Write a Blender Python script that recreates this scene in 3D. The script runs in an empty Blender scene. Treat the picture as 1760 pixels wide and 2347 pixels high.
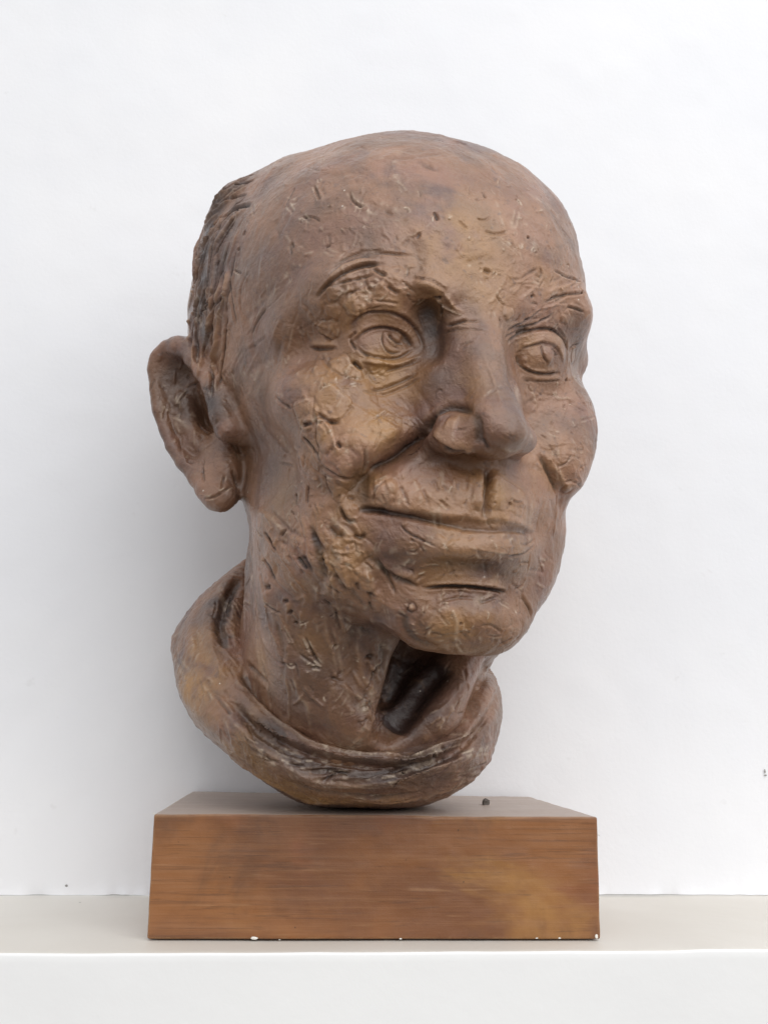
import bpy, bmesh, math, random, time
import numpy as np
from mathutils import Vector, Matrix
from mathutils.bvhtree import BVHTree
T0 = time.time()
C = bpy.context.scene.collection

# ---------------------------------------------------------------- camera, light, exposure
F_PX, CAM = 2365.7, np.array([-.0544, -.6262, .1196])       # focal length and place, worked out from the edges of the plinth and shelf
YAW, PITCH, ROLL = .0878, .2047, .0133
def cam_axes():
    cy, sy, cp, sp = math.cos(YAW), math.sin(YAW), math.cos(PITCH), math.sin(PITCH)
    f = np.array([sy*cp, cy*cp, sp]); r = np.array([cy, -sy, 0]); u = np.cross(r, f)
    cr, sr = math.cos(ROLL), math.sin(ROLL)
    return cr*r + sr*u, -sr*r + cr*u, f
AX_R, AX_U, AX_F = cam_axes()
cd = bpy.data.cameras.new('camera'); cam = bpy.data.objects.new('camera', cd); C.objects.link(cam)
cam.matrix_world = Matrix([[AX_R[i], AX_U[i], -AX_F[i], CAM[i]] for i in range(3)] + [[0, 0, 0, 1]])
cd.sensor_fit = 'VERTICAL'; cd.sensor_height = 24; cd.lens = 24*F_PX/2347
cd.clip_start = .01; cd.clip_end = 50
bpy.context.scene.camera = cam
w = bpy.data.worlds.new("World"); bpy.context.scene.world = w; w.use_nodes = True
# the room around: pale ceiling, mid walls, darker floor
wn = w.node_tree.nodes; wl = w.node_tree.links; tc = wn.new('ShaderNodeTexCoord'); sp_ = wn.new('ShaderNodeSeparateXYZ'); rp = wn.new('ShaderNodeValToRGB'); mr = wn.new('ShaderNodeMapRange')
wl.new(tc.outputs['Generated'], sp_.inputs[0]); wl.new(sp_.outputs[2], mr.inputs[0]); mr.inputs[1].default_value = -1; wl.new(mr.outputs[0], rp.inputs[0]); wl.new(rp.outputs[0], wn['Background'].inputs[0])
rp.color_ramp.elements[0].position = .25; rp.color_ramp.elements[0].color = (.20, .185, .165, 1); rp.color_ramp.elements[1].position = .8; rp.color_ramp.elements[1].color = (.95, .97, 1, 1)
wn['Background'].inputs[1].default_value = 1.04
def area(name, loc, target, size, sizey, power, col):
    d = bpy.data.lights.new(name, 'AREA'); d.shape = 'RECTANGLE'; d.size = size; d.size_y = sizey; d.energy = power; d.color = col
    o = bpy.data.objects.new(name, d); C.objects.link(o); o.location = loc
    o.rotation_euler = (Vector(target)-Vector(loc)).to_track_quat('-Z', 'Y').to_euler()
    return o
area('window_light', (.78, -1.75, 1.45), (0, 0, .2), 2.9, 2.3, 43, (1, .985, .965))
vs = bpy.context.scene.view_settings
vs.view_transform = 'Standard'; vs.look = 'None'; vs.gamma = 1; vs.exposure = .1

def WP(px, py, y):                      # the point at depth y (world) seen at photo position px, py
    d = AX_F + AX_R*(px-880)/F_PX - AX_U*(py-1173.5)/F_PX
    return CAM + d*(y-CAM[1])/d[1]
def project(V):
    q = V - CAM; z = q@AX_F
    return np.stack([880+F_PX*(q@AX_R)/z, 1173.5-F_PX*(q@AX_U)/z], 1), z

# ---------------------------------------------------------------- sculpting tools
def smin(a, b, k):
    h = np.maximum(k-np.abs(a-b), 0)/k
    return np.minimum(a, b) - h*h*k*.25
def smax(a, b, k): return -smin(-a, -b, k)
class Field:                            # signed distance on a grid, edited inside boxes
    def __init__(s, lo, hi, h):
        s.lo = np.array(lo, float); s.h = h
        s.n = np.ceil((np.array(hi)-s.lo)/h).astype(int)+1
        s.ax = [s.lo[i]+h*np.arange(s.n[i]) for i in range(3)]
        s.d = np.full(s.n, 1e3, np.float32)
    def box(s, lo, hi, pad):
        sl, c = [], []
        for i in range(3):
            a = int(max(0, math.floor((lo[i]-pad-s.lo[i])/s.h))); b = int(min(s.n[i], math.ceil((hi[i]+pad-s.lo[i])/s.h)+1))
            sl.append(slice(a, max(b, a))); c.append(s.ax[i][a:b].astype(np.float32))
        return tuple(sl), np.meshgrid(*c, indexing='ij', sparse=True)
    def put(s, fn, lo, hi, k, op):
        sl, (X, Y, Z) = s.box(lo, hi, max(k*1.5, s.h*5))
        v = fn(X, Y, Z)
        s.d[sl] = smin(s.d[sl], v, k) if op > 0 else smax(s.d[sl], -v, k)
    def ell(s, c, r, k=6, op=1, rot=None):
        c = np.array(c, float); r = np.array(r, float)
        M = np.eye(3) if rot is None else np.array(Matrix.Rotation(math.radians(rot[1]), 3, rot[0]))
        m = max(r) if rot is not None else r
        def fn(X, Y, Z):
            x, y, z = X-c[0], Y-c[1], Z-c[2]
            u, v, t = [M[0][i]*x+M[1][i]*y+M[2][i]*z for i in range(3)]
            q = np.sqrt((u/r[0])**2+(v/r[1])**2+(t/r[2])**2)
            g = np.sqrt((u/r[0]**2)**2+(v/r[1]**2)**2+(t/r[2]**2)**2)+1e-9
            return q*(q-1)/g
        s.put(fn, c-m, c+m, k, op)
    def cap(s, a, b, ra, rb, k=6, op=1):
        a = np.array(a, float); b = np.array(b, float); ab = b-a; L = ab@ab+1e-12
        def fn(X, Y, Z):
            x, y, z = X-a[0], Y-a[1], Z-a[2]
            t = np.clip((x*ab[0]+y*ab[1]+z*ab[2])/L, 0, 1)
            return np.sqrt((x-t*ab[0])**2+(y-t*ab[1])**2+(z-t*ab[2])**2) - (ra+(rb-ra)*t)
        m = max(ra, rb)
        s.put(fn, np.minimum(a, b)-m, np.maximum(a, b)+m, k, op)
    def chain(s, P, R, k=6, op=1):
        for i in range(len(P)-1):
            s.cap(P[i], P[i+1], R[i] if hasattr(R, '__len__') else R, R[i+1] if hasattr(R, '__len__') else R, k, op)
    def mesh(s):                        # surface nets
        D = s.d; ins = D < 0; n = np.array(D.shape)
        cnt = np.zeros(n-1, np.int8)
        for i in (0, 1):
            for j in (0, 1):
                for k in (0, 1): cnt += ins[i:n[0]-1+i, j:n[1]-1+j, k:n[2]-1+k]
        cells = np.argwhere((cnt > 0) & (cnt < 8)); idm = np.full(n-1, -1, np.int32)
        idm[tuple(cells.T)] = np.arange(len(cells))
        acc = np.zeros((len(cells), 3)); num = np.zeros(len(cells))
        cor = [(i, j, k) for i in (0, 1) for j in (0, 1) for k in (0, 1)]
        for a in cor:
            for b in cor:
                if sum(b)-sum(a) == 1 and all(b[i] >= a[i] for i in range(3)):
                    da = D[tuple((cells+a).T)]; db = D[tuple((cells+b).T)]
                    m = (da < 0) != (db < 0); t = np.where(m, da/(da-db+1e-12), 0)
                    p = np.array(a)+t[:, None]*(np.array(b)-np.array(a))
                    acc += p*m[:, None]; num += m
        V = s.lo + s.h*(cells+acc/num[:, None])
        Fs = []
        for ax in range(3):
            sl0 = [slice(1, -1)]*3; sl0[ax] = slice(0, -1); sl1 = list(sl0); sl1[ax] = slice(1, None)
            A, B = ins[tuple(sl0)], ins[tuple(sl1)]
            for flip, m in ((0, A & ~B), (1, B & ~A)):
                e = np.argwhere(m)
                off = np.array([1, 1, 1]); off[ax] = 0; e = e+off
                u, v = [(1, 2), (2, 0), (0, 1)][ax]
                U = np.zeros(3, int); U[u] = 1; W_ = np.zeros(3, int); W_[v] = 1
                q = [idm[tuple((e+o).T)] for o in (-U-W_, -W_, 0*U, -U)]
                if flip: q = q[::-1]
                Fs.append(np.stack(q, 1))
        return V, np.concatenate(Fs)

def tri_rbf(P, D, reg=0.0):            # smooth space warp through control points
    n = len(P); K = np.linalg.norm(P[:, None]-P[None], axis=2) - reg*np.eye(n)
    Q = np.c_[np.ones(n), P]; A = np.zeros((n+4, n+4)); A[:n, :n] = K; A[:n, n:] = Q; A[n:, :n] = Q.T
    S = np.linalg.solve(A, np.r_[D, np.zeros((4, 3))])
    def f(X):
        out = np.empty_like(X)
        for i in range(0, len(X), 40000):
            x = X[i:i+40000]
            out[i:i+40000] = np.linalg.norm(x[:, None]-P[None], axis=2)@S[:n] + np.c_[np.ones(len(x)), x]@S[n:]
        return out
    return f

def make_mesh(name, V, Fq, smooth=True):
    me = bpy.data.meshes.new(name)
    V = np.asarray(V, np.float32); Fq = np.asarray(Fq, np.int32); k = Fq.shape[1]
    me.vertices.add(len(V)); me.vertices.foreach_set('co', V.ravel())
    me.loops.add(Fq.size); me.loops.foreach_set('vertex_index', Fq.ravel())
    me.polygons.add(len(Fq)); me.polygons.foreach_set('loop_start', np.arange(0, Fq.size, k, dtype=np.int32))
    me.polygons.foreach_set('use_smooth', np.full(len(Fq), smooth))
    me.update(calc_edges=True); me.validate()
    return me
def get_vf(me):
    V = np.empty(len(me.vertices)*3, np.float32); me.vertices.foreach_get('co', V)
    L = np.empty(len(me.loops), np.int32); me.loops.foreach_get('vertex_index', L)
    return V.reshape(-1, 3).astype(np.float64), L.reshape(-1, 4)
def normals(V, Fq):
    n = np.cross(V[Fq[:, 2]]-V[Fq[:, 0]], V[Fq[:, 3]]-V[Fq[:, 1]])
    N = np.stack([np.bincount(Fq.ravel(), np.repeat(n[:, i], 4), len(V)) for i in range(3)], 1)
    return N/(np.linalg.norm(N, axis=1, keepdims=True)+1e-20)
def relax(V, Fq, it, wgt=None):
    E = np.concatenate([Fq[:, [0, 1]], Fq[:, [1, 2]], Fq[:, [2, 3]], Fq[:, [3, 0]]])
    a = np.r_[E[:, 0], E[:, 1]]; b = np.r_[E[:, 1], E[:, 0]]; c = np.bincount(a, minlength=len(V))[:, None]+1e-9
    for _ in range(it):
        M = np.stack([np.bincount(a, V[b, i], len(V)) for i in range(3)], 1)/c
        V = V + (M-V)*(.6 if wgt is None else .6*wgt[:, None])
    return V
def remesh(V, Fq, vox, sub):
    o = bpy.data.objects.new('t', make_mesh('t', V, Fq)); C.objects.link(o)
    m = o.modifiers.new('r', 'REMESH'); m.mode = 'VOXEL'; m.voxel_size = vox; m.use_smooth_shade = True
    dg = bpy.context.evaluated_depsgraph_get(); me = bpy.data.meshes.new_from_object(o.evaluated_get(dg))
    V, Fq = get_vf(me); V = relax(V, Fq, 2)
    o.modifiers.clear(); o.data = make_mesh('t', V, Fq)
    if sub:
        m = o.modifiers.new('s', 'SUBSURF'); m.levels = sub; m.render_levels = sub
        dg = bpy.context.evaluated_depsgraph_get(); me = bpy.data.meshes.new_from_object(o.evaluated_get(dg)); V2, F2 = get_vf(me)
    else: V2, F2 = V, Fq
    bpy.data.objects.remove(o)
    return V, Fq, V2, F2

# ---------------------------------------------------------------- the head: base form (millimetres, face towards -y)
def head_form():
    s = Field((-112, -150, -235), (112, 130, 155), 2.2)
    s.ell((0, 6, 50), (77, 98, 84)); s.ell((0, -42, 52), (62, 58, 62), 20)
    s.ell((0, -22, -12), (64, 66, 78), 25)
    s.ell((0, -28, -58), (54, 58, 44), 22)                       # jaw
    s.ell((0, -74, -86), (27, 22, 18), 16)                       # chin
    for q in (-1, 1): s.ell((q*25, -66, -72), (15, 15, 18), 12)
    for q in (-1, 1):
        s.ell((q*50, -56, -4), (19, 24, 18), 14)                 # cheekbone
        s.ell((q*40, -70, -26), (20, 20, 22), 12)                # cheek
        s.ell((q*36, -60, -62), (16, 18, 24), 16)
        s.cap((q*10, -88, 41), (q*46, -76, 42), 9 if q < 0 else 7, 8 if q < 0 else 6, 14)        # brow
        s.cap((q*46, -76, 42), (q*62, -52, 26), 8, 6, 12)
        s.cap((q*(40 if q < 0 else 28), -8, -60), (q*(34 if q < 0 else 26), 0, -130), 26 if q < 0 else 20, 24 if q < 0 else 20, 25)
    s.ell((0, -72, -46), (36, 32, 26), 14)                       # muzzle
    s.ell((0, -75, -66), (28, 23, 12), 10)
    for q in (-1, 1):
        s.ell((q*30, -102 if q < 0 else -105, 17), (18, 18, 12.5), 12, -1)          # socket
        if q < 0: s.ell((q*17, -97, 22), (6, 12, 14), 10, -1)
        s.ell((q*31.5, -72, 17), (18, 13.5 if q < 0 else 16, 13), 5)              # eye
    s.chain([(0, -91, 36), (0, -102, 16), (0, -113, -6)], [8, 8, 9.5], 10)
    for q in (-1, 1): s.chain([(q*6, -84, 26), (q*8, -92, 2), (q*10, -96, -16)], [8, 9.5, 10], 10)
    s.ell((0, -117, -13), (11.5, 11, 10), 9); s.ell((0, -109, -22), (8.5, 9, 9), 8)
    for q in (-1, 1):
        s.ell((q*13.5, -102, -20), (7, 11, 7.5), 8)
        s.ell((q*8, -108, -31), (4.5, 6, 4), 3, -1)
    s.chain([(-22, -86, -63), (-10, -94, -63), (0, -96, -63), (10, -94, -63), (22, -86, -63)], [4, 6.5, 7, 6.5, 4], 9)   # lower lip
    s.chain([(-32, -93, -54.5), (-14, -107, -56), (0, -110, -57), (14, -107, -56), (32, -93, -54.5)], 2.6, 6, -1)      # mouth
    s.chain([(-18, -103, -78), (0, -107, -79), (18, -103, -78)], 6, 9, -1)
    s.cap((0, 30, -30), (0, 34, -170), 56, 58, 22)               # neck
    s.cap((0, 4, -90), (0, 10, -176), 46, 50, 20); s.cap((-38, -34, -70), (-30, -16, -150), 26, 24, 20)
    for q in (-1, 1):
        s.chain([(q*(52 if q < 0 else 40), 0, -60), (q*(38 if q < 0 else 34), -16, -120), (q*21, -32, -172)], [14, 12, 9], 16)
    s.cap((14, -44, -116), (-12, -38, -176), 24, 9, 5, -1); s.cap((12, -16, -118), (-6, -18, -164), 19, 9, 6, -1)                   # hollow of the throat
    return s.mesh()

HY, HP, HR, HS, HT = math.radians(22), math.radians(6.6), math.radians(-1), 1.36/1000, np.array([-.006, .005, .306])
def pose(V):
    cy, sy, cp, sp, cr, sr = math.cos(HY), math.sin(HY), math.cos(HP), math.sin(HP), math.cos(HR), math.sin(HR)
    M = np.array([[cy, -sy, 0], [sy, cy, 0], [0, 0, 1]])@np.array([[1, 0, 0], [0, cp, -sp], [0, sp, cp]])@np.array([[cr, 0, sr], [0, 1, 0], [-sr, 0, cr]])
    return V@M.T*HS + HT
# features of the generic head and where the sitter has them
MARKS = [((-17, -84, 20), (962, 803)), ((-47, -74, 20), (808, 790)), ((17, -84, 20), (1161, 808)), ((47, -74, 20), (1292, 830)),
    ((0, -101, 30), (1100, 745)), ((0, -128, -14), (1186, 995)), ((0, -106, -32), (1118, 1060)), ((0, -108, -56), (1105, 1203)),
    ((-28, -92, -56), (845, 1172)), ((28, -92, -56), (1220, 1220)), ((0, -98, -88), (1085, 1420)), ((0, -86, -104), (1080, 1503)),
    ((-72, 0, 0), (515, 940)), ((-22, -101, -19), (995, 990)), ((0, -106, -78), (1075, 1345)), ((-31, -90, 40), (865, 670)), ((31, -90, 40), (1245, 690)),
    ((-19, -34, -182), (860, 1680)), ((19, -34, -182), (975, 1690)), ((0, -104, -66), (1095, 1255)), ((-31.5, -87, 17), (885, 795)), ((31.5, -87, 17), (1232, 818))]
OUTLINE = [(434, 762), (436, 672), (445, 611), (457, 551), (472, 503), (490, 455), (508, 431), (530, 414), (563, 403), (599, 388), (641, 367), (690, 348), (737, 335), (822, 312),
    (880, 304), (930, 301), (979, 304), (1033, 313), (1069, 325), (1123, 343), (1184, 373), (1244, 419), (1286, 467), (1313, 521), (1325, 581), (1340, 636), (1352, 690),
    (1355, 744), (1344, 794), (1342, 857), (1351, 907), (1362, 948), (1367, 993), (1364, 1038), (1351, 1086), (1334, 1118), (1310, 1141), (1301, 1161), (1297, 1204),
    (1289, 1266), (1277, 1313), (1263, 1353), (1236, 1404), (1216, 1439), (1193, 1466), (1169, 1490), (1138, 1503), (1103, 1505)]
OUT_NECK_L = [(560, 1290), (570, 1252), (574, 1227), (573, 1200), (565, 1176), (556, 1146), (549, 1126), (530, 1085), (480, 1010), (450, 920), (436, 840)]
OUT_NECK_R = [(1118, 1545), (1110, 1600)]
def fit_outline(V, chains, wins):
    q, z = project(V); P, D = [], []
    for ch, win in zip(chains, wins):
        ch = np.array(ch, float)
        for i in range(len(ch)):
            t = ch[min(i+1, len(ch)-1)]-ch[max(i-1, 0)]; t /= np.linalg.norm(t); n = np.array([t[1], -t[0]])
            d = q-ch[i]; a = d@t; b = d@n
            m = (np.abs(a) < 5) & (np.abs(b) < win)
            if not m.any(): continue
            j = np.where(m)[0][np.argmax(b[m])]
            P.append(V[j]); D.append((AX_R*n[0]-AX_U*n[1])*(-b[j])*z[j]/F_PX)
    return np.array(P), np.array(D)
CHIN = [(1212, 1446), (1193, 1466), (1169, 1490), (1138, 1503), (1103, 1505), (1063, 1502), (1001, 1496), (955, 1490)]
NOSE = [(1149, 760), (1156, 803), (1169, 860), (1183, 912), (1204, 970), (1221, 1002), (1212, 1027), (1188, 1046), (1143, 1056)]
def warp_head(V):
    nose = (V[:, 1] < -99) & (np.abs(V[:, 0]) < 15) & (V[:, 2] > -32) & (V[:, 2] < 26); chin = (V[:, 1] < -58) & (V[:, 2] < -62)
    V = pose(V)
    P = pose(np.array([m[0] for m in MARKS], float)); q, z = project(P)
    e = np.array([m[1] for m in MARKS])-q
    D = (AX_R*e[:, :1]-AX_U*e[:, 1:])*z[:, None]/F_PX
    V = V + tri_rbf(P, D, .01)(V); P = P + D
    for it in range(4):
        p, d = fit_outline(V, [OUTLINE, OUT_NECK_L, OUT_NECK_R], [(110, 60, 30), (70, 50, 30)][it > 1])
        print('outline', np.abs(np.linalg.norm(d, axis=1)).mean()*1000)
        p2, d2 = fit_outline(V[chin], [CHIN], [60]); p3, d3 = fit_outline(V[nose], [NOSE], [50]); p, d = np.r_[p, p2, p3], np.r_[d, d2, d3]
        ok = [i for i in range(len(p)) if i == 0 or np.linalg.norm(p[:i]-p[i], axis=1).min() > .0015]; p, d = p[ok], d[ok]
        f = tri_rbf(np.r_[P, p], np.r_[np.zeros_like(P), d*.9], .003); V = V + f(V); P = P + f(P)
    return V

def ear_form():
    rim = [(430, 795, -.014), (405, 791, -.010), (380, 796, -.006), (358, 814, -.002), (351, 845, 0), (356, 890, .001), (365, 940, .001), (378, 985, 0), (394, 1022, -.002), (420, 1060, -.006), (450, 1098, -.011), (472, 1126, -.016), (492, 1146, -.020), (508, 1147, -.023), (524, 1136, -.025)]
    pts = np.array([WP(*p) for p in rim]); lo = pts.min(0)-.03; hi = pts.max(0)+.05
    s = Field(lo, hi, .0011)
    cen = [(505, 880, .004), (505, 920, .008), (505, 960, .009), (512, 1010, .004), (520, 1060, -.004), (528, 1100, -.014)]
    for i in np.arange(0, len(pts)-1, .34):                       # back of the cup
        j = int(i); p = pts[j]+(pts[j+1]-pts[j])*(i-j)
        u = i*(len(cen)-1)/(len(pts)-1); k = int(u); c = WP(*(np.array(cen[k])+(np.array(cen[min(k+1, len(cen)-1)])-np.array(cen[k]))*(u-k)))
        mid = (p+c)/2 + np.array([.001, .007, 0])
        s.chain([p+np.array([.001, .003, 0]), mid, c], [.0035, .0045, .006], .005)
    s.chain(list(pts), [.0030, .0030, .0029, .0028, .0027, .0027, .0027, .0028, .0031, .0038, .0042, .005, .006, .006, .005], .003)
    crus = [(412, 797, -.011), (440, 822, -.020), (462, 852, -.026), (482, 884, -.030), (496, 915, -.032), (508, 950, -.034), (520, 985, -.035)]
    cp_ = [WP(*p) for p in crus]
    s.chain(cp_, [.0034, .0032, .0030, .0034, .0042, .0055, .006], .006)
    for p, e in zip(cp_, [(470, 800, -.016), (515, 815, -.024), (525, 845, -.03), (530, 870, -.033), (535, 905, -.034), (540, 950, -.034), (545, 990, -.034)]):
        s.cap(p+np.array([.001, .001, 0]), WP(*e)+np.array([.004, .004, 0]), .0036, .0085, .008)
    s.chain([WP(445, 880, .003), WP(424, 925, .004), WP(430, 975, .003), WP(455, 1015, -.001), WP(490, 1040, -.008)], [.003, .0042, .0045, .0045, .005], .006)
    s.chain([WP(478, 1070, -.010), WP(505, 1115, -.018)], [.006, .0065], .01)
    s.cap(WP(515, 1010, -.012), WP(522, 1075, -.018), .007, .008, .008)
    s.ell(WP(484, 935, -.008), (.0100, .020, .0155), .003, -1); s.ell(WP(492, 930, .002), (.0075, .022, .012), .003, -1)
    return s.mesh()
def far_ear_form():                                              # on the other side of the head
    s = Field((50, -30, -45), (108, 50, 45), 1.6)
    rim = [(66, -2, 20), (74, 12, 32), (82, 26, 28), (85, 32, 10), (82, 28, -10), (76, 16, -26), (68, 2, -32)]
    for a, b in zip(rim[:-1], rim[1:]):
        for u in (0, .25, .5, .75): s.cap(np.array(a)*(1-u)+np.array(b)*u, (68, 8, 0), 3.5, 6, 4)
    s.chain(rim, 3.4, 3); s.ell((76, 4, 0), (7, 8, 11), 4, -1)
    return s.mesh()

def loft(rings, n=220, m=14):
    """closed loops of control points -> smooth surface"""
    K = []
    for r in rings:
        r = np.array(r); k = len(r); t = np.linspace(0, k, n, endpoint=False); i = t.astype(int); u = (t-i)[:, None]
        a, b, c, d = r[(i-1) % k], r[i % k], r[(i+1) % k], r[(i+2) % k]
        K.append(.5*((2*b)+(-a+c)*u+(2*a-5*b+4*c-d)*u*u+(-a+3*b-3*c+d)*u**3))
    K = np.array(K); R = len(K); out = []
    for j in range(R-1):
        a, b, c, d = K[max(j-1, 0)], K[j], K[j+1], K[min(j+2, R-1)]
        for u in np.linspace(0, 1, m, endpoint=False): out.append(.5*((2*b)+(-a+c)*u+(2*a-5*b+4*c-d)*u*u+(-a+3*b-3*c+d)*u**3))
    out.append(K[-1]); G = np.array(out); H = len(G)
    V = np.r_[G.reshape(-1, 3), G[0].mean(0)[None], G[-1].mean(0)[None]]
    I = np.arange(H*n).reshape(H, n)
    Fq = np.stack([I[:-1], np.roll(I[:-1], -1, 1), np.roll(I[1:], -1, 1), I[1:]], -1).reshape(-1, 4)
    caps = [[H*n, I[0, (j+2) % n], I[0, (j+1) % n], I[0, j]] for j in range(0, n, 2)] + [[H*n+1, I[-1, j], I[-1, (j+1) % n], I[-1, (j+2) % n]] for j in range(0, n, 2)]
    return V, np.r_[Fq, np.array(caps)]
def collar_form():
    # loops run left -> front -> right -> back; (photo x, photo y, depth)
    L = lambda *p: [WP(*q) for q in p]
    rings = [
        L((600, 1440, .06), (650, 1560, .01), (760, 1640, -.01), (880, 1670, -.012), (1000, 1640, .0), (1080, 1560, .03), (1060, 1480, .07), (950, 1420, .10), (800, 1340, .115), (640, 1340, .10)),
        L((515, 1420, .050), (590, 1570, .006), (700, 1655, -.016), (870, 1700, -.022), (1010, 1672, -.012), (1112, 1570, .02), (1100, 1520, .065), (960, 1400, .11), (760, 1290, .13), (585, 1275, .10)),
        L((474, 1420, .050), (552, 1596, -.002), (684, 1692, -.028), (865, 1734, -.035), (1030, 1702, -.023), (1126, 1592, .015), (1118, 1520, .066), (960, 1385, .118), (760, 1265, .138), (556, 1292, .105)),
        L((466, 1424, .051), (545, 1602, -.002), (680, 1699, -.030), (865, 1741, -.037), (1032, 1709, -.025), (1128, 1597, .015), (1119, 1522, .066), (960, 1385, .119), (760, 1265, .139), (545, 1300, .106)),
        L((450, 1440, .054), (528, 1612, .002), (672, 1716, -.018), (862, 1760, -.025), (1034, 1728, -.013), (1128, 1612, .020), (1120, 1530, .07), (970, 1390, .122), (760, 1275, .142), (520, 1320, .108)),
        L((436, 1450, .054), (512, 1618, .000), (664, 1730, -.026), (858, 1776, -.033), (1044, 1738, -.020), (1136, 1624, .017), (1124, 1535, .071), (975, 1400, .125), (760, 1290, .144), (500, 1340, .109)),
        L((405, 1500, .062), (465, 1640, .010), (640, 1775, -.016), (850, 1810, -.022), (1065, 1765, -.010), (1144, 1660, .026), (1130, 1560, .074), (990, 1460, .126), (760, 1360, .146), (450, 1400, .114)),
        L((400, 1540, .068), (460, 1660, .024), (640, 1800, .000), (850, 1836, -.006), (1070, 1795, .004), (1142, 1690, .034), (1128, 1600, .076), (990, 1520, .124), (760, 1440, .144), (440, 1440, .116)),
        L((440, 1630, .08), (520, 1725, .045), (680, 1832, .024), (850, 1850, .016), (1010, 1834, .026), (1110, 1750, .05), (1100, 1680, .08), (980, 1620, .118), (780, 1600, .132), (500, 1560, .116)),
        L((600, 1770, .085), (660, 1815, .062), (730, 1843, .050), (850, 1849, .046), (960, 1843, .050), (1020, 1810, .06), (1000, 1780, .085), (930, 1740, .108), (780, 1730, .116), (640, 1730, .105)),
    ]
    b = L((720, 1846, .075), (740, 1850, .060), (790, 1851, .048), (850, 1851, .044), (920, 1851, .048), (965, 1848, .060), (960, 1840, .08), (910, 1836, .098), (820, 1835, .1), (740, 1838, .095))
    for p in b: p[2] = PLINTH_H + .0005
    rings.append(b)
    return loft(rings)
PLINTH_H = .0684

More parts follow.
